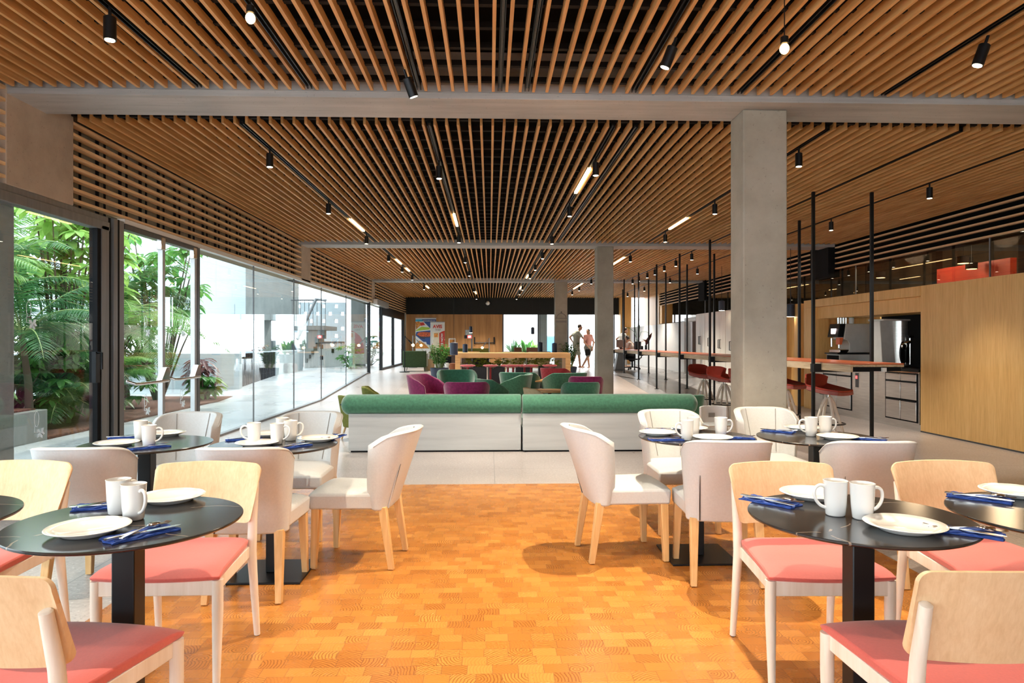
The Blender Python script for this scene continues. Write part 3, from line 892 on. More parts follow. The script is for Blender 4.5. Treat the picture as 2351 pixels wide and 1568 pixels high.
# dark cylinder pendants over the far lounge
for (u, v, zc, r, h, lab) in ((1042, 801, 17.2, 0.10, 0.30, 'blue black cylinder pendant over the end of the high communal table'),
                     (1068, 801, 24.2, 0.09, 0.32, 'dark cylinder pendant hanging in front of the olive bench'),
                     (1081, 757, 25.0, 0.06, 0.22, 'small dark cylinder pendant beside the red number display'),
                     (1223, 760, 25.0, 0.06, 0.24, 'black cylinder pendant hanging highest before the glazed opening'),
                     (1240, 797, 22.5, 0.08, 0.30, 'black cylinder pendant low before the grey outdoor pillar'),
                     (1273, 800, 21.8, 0.08, 0.32, 'black cylinder pendant close beside the concrete column with the cloche sign'),
                     (1815, 713, 14.5, 0.09, 0.26, 'black cylinder pendant behind the big column near the oak recess'),
                     (1657, 702, 18.2, 0.08, 0.25, 'black cylinder pendant in front of the pale cupboards')):
    p = ad(u, v, zc)
    t = thing('cylinder_pendant', lab, 'lamp', (p.x, p.y, p.z), 0, 'black cylinder pendants')
    MB().lathe([(r * .9, -h / 2), (r, -h / 2), (r, h / 2), (r * .3, h / 2 + 0.02)], 20).build('lamp_shade', M['navy'], t)
    MB().lathe([(r * .85, -h / 2 - .004), (r * .85, -h / 2 + 0.004)], 20).build('diffuser', M['lamp_glow'] if h < .3 else M['white_paint'], t)
    MB().tube([(0, 0, h / 2), (0, 0, ZC + 0.05 - p.z)], 0.006, 6).build('cord', M['black'], t)

# ------------------------------------------------------------------ dining tables
TOPZ = 0.75
def make_table(lab, p):
    t = thing('round_table', lab, 'table', p, 0, 'round black marble dining tables')
    r = 0.36
    MB().lathe([(r - 0.012, TOPZ - 0.014), (r - 0.003, TOPZ - 0.010), (r, TOPZ - 0.006), (r, TOPZ - 0.002), (r - 0.002, TOPZ)], 96).build('tabletop', M['marble'], t, smooth=30)
    MB().box(-0.0375, 0.0375, -0.0375, 0.0375, 0.012, TOPZ - 0.02).build('pedestal', M['black'], t, bevel=0.004)
    MB().box(-0.15, 0.15, -0.15, 0.15, TOPZ - 0.022, TOPZ - 0.013).build('mounting_plate', M['black'], t)
    MB().box(-0.205, 0.205, -0.205, 0.205, 0.0, 0.012).build('base_plate', M['black'], t, bevel=0.003)
    return t
TB = {'L1': (-1.29, 2.296), 'L0': (-2.10, 2.32), 'L3': (-1.39, 3.99), 'L2': (-2.15, 4.02), 'R1': (1.165, 4.31), 'R2': (1.92, 4.30), 'R3': (1.19, 2.346), 'R4': (1.925, 2.37)}
TBW = {'L1': 'the big table beside the aisle on the glass wall side', 'L0': 'the table cut off by the picture edge near the glass wall', 'L3': 'the table behind the wooden chair on the window side of the aisle', 'L2': 'the table in front of the glass double door',
       'R1': 'the table with the sideways white chair on the bar side of the aisle', 'R2': 'the table next to the concrete column', 'R3': 'the big table in front of the bar side wooden chair', 'R4': 'the table cut off by the picture edge near the oak wall'}
TL = {'L1': 'round black marble table, the closest one on the glass wall side of the aisle', 'L0': 'round black marble table, only a sliver in view by the glass wall',
      'L3': 'round black marble table crowded with four mugs, three white chairs around it', 'L2': 'round black marble table standing before the glass double door',
      'R1': 'round dark table with a white chair sideways at its aisle edge, bar side', 'R2': 'round dark table beside the concrete column, two mugs back to back',
      'R3': 'round black marble table with branching veins, the closest one on the bar side', 'R4': 'round black marble table half out of view towards the oak wall'}
tb0 = None
tcen = {}
for k, (a, b) in TB.items():
    p = cw(a, b); tcen[k] = p
    if tb0 is None: tb0 = make_table(TL[k], p)
    else: dup(tb0, p, 0, TL[k])

# ------------------------------------------------------------------ wooden chairs with coral seats (front faces local -y)
def wood_chair(lab, p, rz):
    t = thing('wooden_chair', lab, 'chair', p, rz, 'wooden dining chairs with coral seats')
    # seat pad: trapezoid, rounded front edge rolling down
    def plan(u, v):
        w = 0.205 + 0.045 * (1 - v)
        y = -0.245 + 0.45 * v
        x = (u * 2 - 1) * w
        y -= 0.03 * (1 - (u * 2 - 1) ** 2) * (1 - v)
        return x, y
    def top(u, v):
        x, y = plan(u, v)
        e = min(1.0, v / 0.22); e = 1 - (1 - e) ** 2.4
        s = 1 - abs(u * 2 - 1) ** 8
        return (x, y, 0.437 + 0.028 * e * (0.55 + 0.45 * s) - 0.008 * sin(pi * v) * (1 - (u * 2 - 1) ** 2) + 0.004)
    def bot(u, v):
        x, y = plan(u, v)
        return (x * 0.97, y * 0.97 + 0.004, 0.425)
    MB().shell(top, bot, 14, 14).build('seat', M['coral'], t, smooth=60, bevel=0.006)
    # apron rails
    MB().prism([(-0.235, -0.235), (0.235, -0.235), (0.225, -0.205), (-0.225, -0.205)], 'z', 0.365, 0.426).build('front_rail', M['whitewood'], t, bevel=0.004)
    for s in (-1, 1):
        MB().hexa([(s * 0.235, -0.235, 0.375), (s * 0.212, -0.235, 0.375), (s * 0.185, 0.21, 0.375), (s * 0.208, 0.21, 0.375)], [(s * 0.235, -0.235, 0.426), (s * 0.212, -0.235, 0.426), (s * 0.185, 0.21, 0.426), (s * 0.208, 0.21, 0.426)]).build('side_rail', M['whitewood'], t, bevel=0.003)
    MB().box(-0.2, 0.2, 0.185, 0.21, 0.365, 0.42).build('rear_rail', M['whitewood'], t, bevel=0.003)
    for s in (-1, 1):
        l = MB().tube([(s * 0.232, -0.222, 0.425), (s * 0.232, -0.222, 0.30), (s * 0.228, -0.226, 0.004)], [0.021, 0.021, 0.0135], 16).build('leg', M['whitewood'], t)
        MB().lathe([(0.010, 0.0), (0.0115, 0.0), (0.0115, 0.006)], 12, (s * 0.228, -0.226, 0)).build('foot_cap', M['rubber'], l)
        l = MB().tube([(s * 0.222, 0.262, 0.004), (s * 0.213, 0.215, 0.40), (s * 0.213, 0.232, 0.55), (s * 0.213, 0.265, 0.70), (s * 0.213, 0.266, 0.703)], [0.0135, 0.021, 0.0195, 0.0165, 0.012], 16).build('leg', M['whitewood'], t)
        MB().lathe([(0.010, 0.0), (0.0115, 0.0), (0.0115, 0.006)], 12, (s * 0.222, 0.262, 0)).build('foot_cap', M['rubber'], l)
    # curved plywood back, in front of the posts
    def bk(off):
        def f(u, v):
            a = sin((u * 2 - 1) * pi / 2)
            w = 0.222 + 0.018 * v
            x = a * w
            rr_ = 0.032
            e = max(0.0, abs(x) - (w - rr_)) / rr_
            cut = rr_ * (1 - sqrt(max(0.0, 1 - e * e)))      # rounded corners
            z0 = 0.66
            hv = 0.125 - cut
            z = z0 + (v * 2 - 1) * hv
            z += 0.010 * (1 - a * a) * (v if v > .5 else 0)
            y = 0.208 + 0.085 * v + 0.035 * (1 - a * a) - 0.03
            n = -2 * 0.035 * a / w
            return (x + off * n * 0.7, y + off, z)
        return f
    MB().shell(bk(0.0), bk(0.013), 40, 10).build('backrest', M['ply'], t, smooth=50, bevel=0.0025)
    return t
wc = [('wooden chair with coral seat facing us behind the glass side front table', (-1.385, 2.87), 2),
      ('wooden chair with plywood back at the picture edge, half hidden by the closest glass side chair row', (-2.28, 2.90), 0),
      ('wooden chair, back post showing, turned away before the glass side front table', (-1.30, 1.93), 180 - 7),
      ('wooden chair with coral seat facing us behind the veined front table', (1.235, 2.87), 0),
      ('wooden chair facing us behind the half seen table towards the oak wall', (2.00, 2.90), 0),
      ('wooden chair, back post showing, turned away before the veined front table', (1.235, 1.95), 180)]
wc[1] = ('wooden chair with pale plywood back cut by the picture edge near the glass wall', wc[1][1], wc[1][2])
first = None
for lab, (a, b), rz in wc:
    p = cw(a, b)
    if first is None: first = wood_chair(lab, p, R(rz) - PSI)
    else: dup(first, p, R(rz) - PSI, lab)

# ------------------------------------------------------------------ white leather chairs (front faces local -y)
def white_chair(lab, p, rz):
    t = thing('upholstered_chair', lab, 'chair', p, rz, 'white leather dining chairs')
    def sq(u, v, w, d):
        return (u * 2 - 1) * w, -0.235 + d * v
    def top(u, v):
        a = u * 2 - 1
        x = a * (0.200 + 0.03 * (1 - v)); y = -0.235 + 0.43 * v
        e = (1 - abs(a) ** 6) * min(1, (v / 0.12)) ** 0.5
        y -= 0.012 * (1 - a * a) * (1 - v)
        return (x, y, 0.445 + 0.03 * e)
    def bot(u, v):
        a = u * 2 - 1
        return (a * (0.197 + 0.03 * (1 - v)), -0.23 + 0.42 * v, 0.355)
    MB().shell(top, bot, 12, 12).build('seat', M['leather'], t, smooth=60, bevel=0.012)
    # wrap-around back
    def sh(off):
        def f(u, v):
            a = u * 2 - 1
            s = v
            w = 0.212 + 0.030 * s - off * 0.9
            wing = 0.075 + 0.160 * s ** 0.8                      # how far the wings come forward
            th = a * pi / 2
            yb = 0.235 + 0.16 * s - off                # back centre
            ca = abs(cos(th)) ** 0.75
            sa = math.copysign(abs(sin(th)) ** 0.62, a)
            x = w * sa
            y = yb - wing * (1 - ca)
            zt = 0.822 - 0.05 * abs(a) ** 3
            c = max(0.0, abs(a) - 0.80) / 0.20
            z = 0.35 + (zt - 0.35) * s
            if s > 0.5: z -= 0.035 * c * c * (s - 0.5) * 2
            return (x, y, z)
        return f
    b = MB().shell(sh(0.0), sh(0.045), 26, 10).build('backrest', M['leather'], t, smooth=60, bevel=0.010)
    # seams on the inside and the opening on the outside
    for s in (-0.28, 0.28):
        fin = sh(0.0485)
        MB().tube([fin((s * (0.75 + .3 * v / 8) + 1) / 2, 0.28 + v / 8 * 0.70) for v in range(9)], 0.0022, 5).build('seam', M['seam'], b)
    fo = sh(-0.002)
    MB().tube([fo(0.69, 0.02 + v / 8 * 0.56) for v in range(9)], [0.001 + 0.0030 * (1 - v / 8) for v in range(9)], 6).build('back_slit', M['blackmatt'], b)
    MB().tube([fo(0.702, 0.02 + v / 8 * 0.56) for v in range(9)], [0.001 + 0.0060 * (1 - v / 8) for v in range(9)], 6).build('slit_edge', M['leather'], b)
    ft = sh(0.0); fi = sh(0.045)
    MB().tube([tuple((Vector(ft(u / 24, 0.985)) * 1.0 + Vector((0, 0, 0.0)))) for u in range(25)], 0.003, 5).build('piping', M['leather'], b)
    for (x, y, dx, dy) in ((-0.195, -0.195, -0.012, -0.012), (0.195, -0.195, 0.012, -0.012), (-0.175, 0.20, -0.012, 0.055), (0.175, 0.20, 0.012, 0.055)):
        a, c = 0.024, 0.0165
        MB().hexa([(x + dx - c, y + dy - c, 0.004), (x + dx + c, y + dy - c, 0.004), (x + dx + c, y + dy + c, 0.004), (x + dx - c, y + dy + c, 0.004)],
                  [(x - a, y - a, 0.37), (x + a, y - a, 0.37), (x + a, y + a, 0.37), (x - a, y + a, 0.37)]).build('leg', M['beech'], t, bevel=0.003)
    return t
whc = [('white leather chair with its slit back to us before the glass door table', (-2.23, 3.76), 183),
       ('white leather tub chair facing us behind the glass door table', (-2.36, 4.78), 4),
       ('white leather chair, back to us, lit orange, behind the wooden chair by the aisle', (-1.40, 3.76), 183),
       ('white leather tub chair facing us behind the table with four mugs', (-1.50, 4.82), -2),
       ('white leather chair seen sideways beside the aisle, facing the glass wall tables', (-0.955, 4.24), -90 - 4),
       ('white leather chair seen sideways beside the aisle, facing the bar side tables', (0.71, 4.36), 90 + 8),
       ('white leather tub chair facing us in front of the end of the green bench', (1.22, 4.97), 6),
       ('white leather chair with its back to us at the bar side aisle table', (1.205, 4.00), 176),
       ('white leather tub chair facing us at the foot of the big concrete column', (2.00, 5.17), 0),
       ('white leather chair, slit back to us, before the table next to the column', (1.97, 3.98), 178)]
first = None
for lab, (a, b), rz in whc:
    p = cw(a, b)
    if first is None: first = white_chair(lab, p, R(rz) - PSI)
    else: dup(first, p, R(rz) - PSI, lab)

# ------------------------------------------------------------------ tableware
pl0 = thing('plate', 'white plate', 'plate', (0, 0, 0), 0, 'white china plates')
MB().lathe([(0.001, 0.003), (0.068, 0.003), (0.070, 0.0), (0.076, 0.0), (0.080, 0.005), (0.118, 0.019), (0.1205, 0.0215), (0.118, 0.0235), (0.088, 0.0155), (0.074, 0.0085), (0.001, 0.0075)], 72).build('dish', M['china'], pl0, smooth=60)
mg0 = thing('mug', 'white mug', 'mug', (0, 0, 0), 0, 'tall white china mugs')
MB().lathe([(0.001, 0.0), (0.029, 0.0), (0.032, 0.004), (0.036, 0.045), (0.0395, 0.117), (0.0405, 0.120), (0.0385, 0.1205), (0.0365, 0.112), (0.033, 0.03), (0.028, 0.009), (0.001, 0.008)], 48).build('body', M['china'], mg0, smooth=60)
hp = [(0.036, 0, 0.098), (0.052, 0, 0.104), (0.068, 0, 0.095), (0.073, 0, 0.075), (0.067, 0, 0.052), (0.052, 0, 0.034), (0.034, 0, 0.026)]
def smooth_path(P, k=5):
    P = [Vector(p) for p in P]; out = []
    for i in range(len(P) - 1):
        p0, p1, p2, p3 = P[max(i - 1, 0)], P[i], P[i + 1], P[min(i + 2, len(P) - 1)]
        for j in range(k):
            t = j / k
            out.append(0.5 * ((2 * p1) + (p2 - p0) * t + (2 * p0 - 5 * p1 + 4 * p2 - p3) * t * t + (3 * p1 - p0 - 3 * p2 + p3) * t ** 3))
    return out + [P[-1]]
MB().tube(smooth_path(hp), 0.0056, 12).build('handle', M['china'], mg0, smooth=60)
nk0 = MB()
def nfold(z0, z1, sx, sy, ph):
    def t(u, v): return ((u - .5) * sx + 0.004 * sin(9 * v + ph), (v - .5) * sy + 0.003 * sin(11 * u + ph), z1 + 0.0030 * max(0, sin(14 * u + 5 * v + ph)) + 0.0012 * sin(31 * u - 9 * v + ph))
    def b(u, v): return ((u - .5) * sx + 0.004 * sin(9 * v + ph), (v - .5) * sy + 0.003 * sin(11 * u + ph), z0)
    nk0.shell(t, b, 16, 10)
nfold(0, 0.0035, 0.205, 0.092, 0); nfold(0.003, 0.0065, 0.192, 0.078, 1.6)
nk = nk0.build('napkin', M['napkin'], None, smooth=60)
tag(nk, 'blue napkin', 'napkin', 'folded blue napkins with cutlery')
def sweep(pts, wds, th=0.0012):
    """flat cutlery blade: (x, z) centre line with half widths"""
    n = len(pts)
    mb = MB()
    vs = []
    for (x, z), w in zip(pts, wds):
        vs += [(x, -w, z - th), (x, w, z - th), (x, w, z + th), (x, -w, z + th)]
    fs = [(3, 2, 1, 0), tuple((n - 1) * 4 + k for k in range(4))]
    for i in range(n - 1):
        for k in range(4):
            fs.append((i * 4 + k, i * 4 + (k + 1) % 4, i * 4 + 4 + (k + 1) % 4, i * 4 + 4 + k))
    return mb.add(vs, fs)
fk = thing('fork', 'fork', 'fork', (0, 0, 0), 0, 'steel forks on the napkins')
sweep([(-0.10, 0.001), (-0.06, 0.002), (0.0, 0.004), (0.035, 0.003), (0.050, 0.004)], [0.006, 0.0045, 0.0028, 0.0035, 0.0105]).build('handle', M['steel_bright'], fk)
tb = MB()
for y in (-0.009, -0.003, 0.003, 0.009): tb.tube([(0.049, y, 0.004), (0.075, y, 0.001), (0.095, y, 0.004)], [0.0018, 0.0016, 0.0008], 6)
tb.build('tines', M['steel_bright'], fk)
kf = thing('knife', 'knife', 'knife', (0, 0, 0), 0, 'steel knives on the napkins')
sweep([(-0.11, 0.001), (-0.07, 0.002), (-0.01, 0.002)], [0.0075, 0.006, 0.005], 0.002).build('handle', M['steel_bright'], kf)
sweep([(-0.012, 0.002), (0.0, 0.002), (0.07, 0.002), (0.10, 0.002), (0.112, 0.002)], [0.005, 0.009, 0.010, 0.008, 0.001], 0.0007).build('blade', M['steel_bright'], kf)
spn = thing('spoon', 'spoon', 'spoon', (0, 0, 0), 0, 'steel spoons on the napkins')
sweep([(-0.09, 0.001), (-0.05, 0.002), (0.03, 0.004), (0.045, 0.003)], [0.006, 0.0045, 0.0025, 0.004]).build('handle', M['steel_bright'], spn)
MB().ball((0.066, 0, 0.003), (0.026, 0.016, 0.005), 16).build('bowl', M['steel_bright'], spn)

protos_used = set()
def put(proto, p, rz, lab):
    if proto.name not in protos_used:
        protos_used.add(proto.name)
        proto.location = p; proto.rotation_euler.z = rz; proto['label'] = lab
        return proto
    return dup(proto, p, rz, lab)
def tpt(u, v, z):
    p = at(u, v, z); p.z = z; return p
TW = {'L1': 'on the glass side front table', 'L0': '', 'L3': 'on the four mug table', 'L2': 'on the glass door table', 'R1': 'on the bar side aisle table', 'R2': 'on the table by the column', 'R3': 'on the veined front table', 'R4': 'on the oak wall side table'}
plates = [('L1', 203, 1223, 'nearest to us'), ('L1', 392, 1149, 'behind the mugs'),
          ('L2', 268, 1023, 'behind the white chair back'), ('L2', 380, 1000, 'beyond the mugs'),
          ('L3', 590, 1023, 'nearest to us'), ('L3', 730, 1012, 'at the aisle edge'), ('L3', 618, 1001, 'mostly hidden behind the mugs'),
          ('R1', 1511, 998, 'at the aisle edge'), ('R1', 1583, 988, 'at the back, behind the mugs'), ('R1', 1636, 1010, 'behind the white chair back'),
          ('R2', 1843, 987, 'at the back, beside the mugs'), ('R2', 1923, 1008, 'nearest to us'),
          ('R3', 1866, 1142, 'behind the mugs'), ('R3', 2077, 1216, 'nearest to us'), ('R4', 2330, 1137, 'cut by the picture edge')]
for k, u, v, w in plates:
    put(pl0, tpt(u, v, TOPZ + 0.001), 0, 'white china plate %s, %s' % (TW[k], w))
mugs = [('L1', 272, 1179, 60, 'half hidden behind the other mug'), ('L1', 307, 1192, -35, 'handle towards the aisle'),
        ('L2', 323, 1011, 60, 'the one set back'), ('L2', 342, 1024, 10, 'handle towards the aisle'),
        ('L3', 583, 1017, 200, 'handle towards the glass wall'), ('L3', 636, 1019, 0, 'handle turned to the plates'), ('L3', 648, 1003, 30, 'hidden behind the middle mug'), ('L3', 667, 1011, 20, 'closest to the aisle'),
        ('R1', 1577, 1010, 190, 'handle turned to the aisle'), ('R1', 1592, 1001, 60, 'hidden behind its neighbour'), ('R1', 1655, 1002, 0, 'standing alone, handle out'),
        ('R2', 1862, 1001, 175, 'handle towards the aisle'), ('R2', 1895, 999, 5, 'handle towards the oak wall'),
        ('R3', 1918, 1182, 178, 'handle towards the aisle'), ('R3', 1980, 1190, 5, 'handle towards the oak wall')]
for k, u, v, a, w in mugs:
    put(mg0, tpt(u, v, TOPZ + 0.001), R(a), 'tall white mug %s, %s' % (TW[k], w))
naps = [('L1', 322, 1228, 52, 'in front of the mugs'), ('L1', 243, 1163, 20, 'behind the mugs'),
        ('L2', 342, 1028, 45, 'nearest to us'), ('L2', 292, 1005, 20, 'beside the mugs'),
        ('L3', 560, 1009, 25, 'towards the glass wall'), ('L3', 672, 1026, 55, 'nearest to us'), ('L3', 765, 1004, 80, 'at the aisle rim'),
        ('R1', 1528, 1010, 5, 'at the aisle rim'), ('R1', 1516, 988, -30, 'at the back'), ('R1', 1692, 1006, -15, 'behind the white chair back'),
        ('R2', 1786, 991, -40, 'towards the aisle'), ('R2', 1992, 1009, -35, 'beside the plate'),
        ('R3', 1768, 1153, -50, 'towards the aisle'), ('R3', 2213, 1222, -40, 'beside the big plate'), ('R4', 2248, 1145, -42, 'at the table rim')]
for k, u, v, a, w in naps:
    p = tpt(u, v, TOPZ + 0.001)
    put(nk, p, R(a), 'folded blue napkin %s, %s' % (TW[k], w))
    d = Vector((cos(R(a)), sin(R(a)), 0)); n = Vector((-d.y, d.x, 0))
    q = p + n * 0.012 + d * 0.02 + Vector((0, 0, 0.0115))
    put(fk, q, R(a + 16), 'steel fork on the napkin %s, %s' % (TW[k], w))
    put(kf, p - n * 0.022 + Vector((0, 0, 0.0115)), R(a - 6), 'steel knife on the napkin %s, %s' % (TW[k], w))
    if k in ('R3', 'L1', 'R4'):
        put(spn, p - n * 0.002 + Vector((0, 0, 0.0145)), R(a + 30), 'steel spoon on the napkin %s, %s' % (TW[k], w))
# ------------------------------------------------------------------ green bench with its washed wood back
def bench(x0, x1, y, lab, endl, endr):
    t = thing('lounge_bench', lab, 'bench', ((x0 + x1) / 2, y, 0), 0, 'green bolster benches dividing the room')
    w = (x1 - x0) / 2
    MB().box(-w + 0.004 + endl, w - 0.004 - endr, 0, 0.05, 0.02, 0.47).build('back_panel', M['bench_wood'], t, bevel=0.004)
    MB().box(-w + 0.03 + endl, w - 0.03 - endr, 0.01, 0.7, 0.0, 0.03).build('plinth', M['blackmatt'], t)
    MB().box(-w + 0.01 + endl, w - 0.01 - endr, 0.05, 0.72, 0.03, 0.26).build('base', M['bench_wood'], t, bevel=0.005)
    MB().box(-w + 0.01 + endl, w - 0.01 - endr, 0.12, 0.74, 0.26, 0.40).build('seat_cushion', M['green'], t, bevel=0.03)
    n = 12
    xs, rs = [], []
    L = 0.10 if endl else 0.02
    Rr = 0.10 if endr else 0.02
    for k in range(n + 1):
        a = pi / 2 * k / n
        xs.append(-w + L * (1 - sin(a))); rs.append(0.125 * max(0.02, (sin(a) if False else sqrt(max(0, 1 - (1 - sin(a)) ** 2)))) if endl else 0.125 - 0.03 * (1 - k / n) ** 2)
    X, RR = [], []
    for k in range(n + 1):
        s = k / n
        e = sqrt(max(0.0, 1 - (1 - s) ** 2))
        X.append(-w + L * s); RR.append(0.125 * max(0.03, e) if endl else 0.105 + 0.02 * e)
    for k in range(1, 8): X.append(-w + L + (2 * w - L - Rr) * k / 8); RR.append(0.125)
    for k in range(n + 1):
        s = 1 - k / n
        e = sqrt(max(0.0, 1 - (1 - s) ** 2))
        X.append(w - Rr * s); RR.append(0.125 * max(0.03, e) if endr else 0.105 + 0.02 * e)
    MB().tube([(x, 0.09, 0.575) for x in X], RR, 36).build('bolster', M['green'], t, smooth=60)
    if endl:
        MB().ball((-w - 0.004, 0.09, 0.575), 0.012, 8).build('bolster_button', M['black'], t)
    return t
yb = at(1175, 1037).y
xa, xm, xe = ad(783, 930, 8.36).x, ad(1198, 930, 8.36).x, ad(1608, 930, 8.36).x
bench(xa, xm - 0.006, yb, 'green bolster bench with pale wood back, the half towards the glass wall', 0.10, 0)
bench(xm + 0.006, xe, yb - 0.03, 'green bolster bench with pale wood back, the half towards the bar', 0, 0.10)

# ------------------------------------------------------------------ lounge tub chairs (front faces local -y)
def tub(name, lab, p, rz, m, w=0.36, h=0.76, grp='velvet tub chairs of the lounge'):
    t = thing(name, lab, 'armchair', p, rz, grp)
    def sh(off):
        def f(u, v):
            a = u * 2 - 1
            th = a * 2.05
            ww = w * (0.80 + 0.20 * v) - off
            dd = w * (0.82 + 0.14 * v) - off
            x = ww * math.copysign(abs(sin(th)) ** 0.62, sin(th)) if abs(th) < pi / 2 else ww * math.copysign(1.0, th) * (1 - 0.06 * (abs(th) - pi / 2))
            y = dd * abs(cos(th)) ** 0.75 if abs(th) < pi / 2 else -(abs(th) - pi / 2) * dd * 0.9
            zt = h - 0.19 * (max(0.0, abs(a) - 0.42) / 0.58) ** 1.3
            z = 0.17 + (zt - 0.17) * v
            return (x, y + 0.04 * v, z)
        return f
    MB().shell(sh(0.0), sh(0.06), 28, 8).build('backrest', M[m], t, smooth=60, bevel=0.012)
    MB().lathe([(w - 0.10, 0.20), (w - 0.06, 0.22), (w - 0.055, 0.38), (w - 0.10, 0.42), (0.01, 0.43)], 28).build('seat', M[m], t, smooth=60)
    for s in (-1, 1):
        for q in (-1, 1):
            MB().tube([(s * w * 0.55, q * w * 0.5, 0.21), (s * w * 0.72, q * w * 0.66, 0.0)], [0.016, 0.010], 8).build('leg', M['beech'], t)
    return t
def lp(u, v, z=0.76):
    """place on the floor under a chair whose back top shows at u, v"""
    zc = F * (H - z) / (v - 784)
    for _ in range(4):
        p = cw((u - 1175.5) / F * zc, zc)
        zc = F * (H - z - fz(p.y)) / (v - 784)
    p.z = fz(p.y)
    return p
def tubz(lab, u, zc, rz, m, w, h):
    p = cw((u - 1175.5) / F * zc, zc); p.z = fz(p.y)
    return tub('tub_chair', lab, p, R(rz), m, w, h)
tubz('magenta velvet tub chair turned sideways nearest the glass wall', 988, 12.0, 62, 'magenta', 0.36, 0.77)
tubz('magenta velvet tub chair with its broad back to us', 1072, 10.6, 180, 'magenta', 0.36, 0.74)
tubz('dark green velvet tub chair facing us beyond the magenta pair', 1050, 14.0, 8, 'green_dark', 0.42, 0.76)
tubz('green velvet tub chair turned sideways in the middle of the lounge', 1168, 12.4, -105, 'green', 0.40, 0.76)
tubz('slim green chair with olive inner back beside the magenta chair', 1140, 11.2, 120, 'green', 0.28, 0.74)
tubz('dark green tub chair behind the middle of the lounge', 1195, 13.4, 165, 'green_dark', 0.40, 0.76)
tubz('green velvet tub chair beside the orange lit side table', 1292, 13.2, 200, 'green', 0.42, 0.76)
tubz('red velvet tub chair furthest back in the lounge', 1281, 15.4, 150, 'redfab', 0.36, 0.76)
tubz('magenta velvet tub chair half behind the green one near the column', 1345, 12.0, 172, 'magenta', 0.31, 0.75)
tubz('green velvet tub chair with its back to us near the column', 1331, 10.5, 180, 'green', 0.30, 0.74)
tubz('small pale wood and green chair peeping over the bench in the middle', 1246, 9.9, 110, 'cream', 0.24, 0.68)
tubz('small olive chair peeping over the bench by the glass wall', 873, 9.9, 100, 'olive', 0.24, 0.70)
tubz('low olive chair just above the bench end by the glass wall', 828, 9.5, 150, 'olive', 0.26, 0.61)
tubz('small green chair just behind the bench end towards the bar', 1572, 9.3, 180, 'green', 0.24, 0.64)
def side_table(lab, u, v, z):
    zc = F * (H - z) / (v - 784)
    p = cw((u - 1175.5) / F * zc, zc)
    t = thing('side_table', lab, 'table', (p.x, p.y, fz(p.y)), 0, 'small round lounge tables')
    zz = z - fz(p.y)
    MB().lathe([(0.27, zz - 0.03), (0.28, zz - 0.02), (0.28, zz)], 32).build('tabletop', M['table_wood'], t)
    MB().lathe([(0.17, 0), (0.17, 0.012), (0.03, 0.02), (0.03, zz - 0.03)], 20).build('pedestal', M['black'], t)
side_table('small round wooden table between the green lounge chairs, the further one', 1228, 872, 0.60)
side_table('small round wooden table close behind the bench among the green chairs', 1262, 895, 0.58)

# ------------------------------------------------------------------ high communal table, stools and planters
zc_t = 17.6
def cz(u, zc, dz=0.0):
    p = cw((u - 1175.5) / F * zc, zc); p.z = fz(p.y) + dz; return p
pl_, pr_ = cz(1045, zc_t), cz(1311, zc_t)
tz = H - 26.5 / F * zc_t
t = thing('communal_table', 'long high wooden table with a portal frame in the lounge', 'table', ((pl_.x + pr_.x) / 2, pl_.y, pl_.z), 0)
w = (pr_.x - pl_.x) / 2; hh = tz - pl_.z
MB().box(-w, w, 0, 0.85, hh - 0.13, hh).build('tabletop', M['table_wood'], t, bevel=0.005)
for s in (-1, 1):
    MB().box(min(s * w, s * (w - 0.13)), max(s * w, s * (w - 0.13)), 0.0, 0.85, 0.0, hh - 0.13).build('leg', M['table_wood'], t, bevel=0.004)
def round_stool(lab, u, zc, m='redfab'):
    p = cz(u, zc)
    zs = H - 53.5 / F * zc - p.z
    t = thing('round_stool', lab, 'stool', p, 0, 'round red stools at the communal table')
    MB().lathe([(0.02, zs - 0.06), (0.12, zs - 0.055), (0.185, zs - 0.03), (0.185, zs - 0.01), (0.16, zs)], 28).build('seat', M[m], t)
    MB().tube([(0, 0, 0.01), (0, 0, zs - 0.05)], 0.026, 12).build('stem', M['darkred'], t)
    MB().lathe([(0.19, 0.0), (0.19, 0.012), (0.03, 0.03)], 28).build('base', M['darkred'], t)
for (u, zc, w_) in ((1074, 16.9, 'by the table leg towards the glass wall'), (1126, 16.9, 'second from the glass wall side'), (1166, 17.2, 'partly behind the middle one'), (1178, 16.6, 'in the middle of the row'),
                    (1204, 16.9, 'just past the middle'), (1219, 16.6, 'fifth along, over the dark planter'), (1262, 16.9, 'by the table leg towards the column')):
    round_stool('round red stool under the communal table, ' + w_, u, zc)

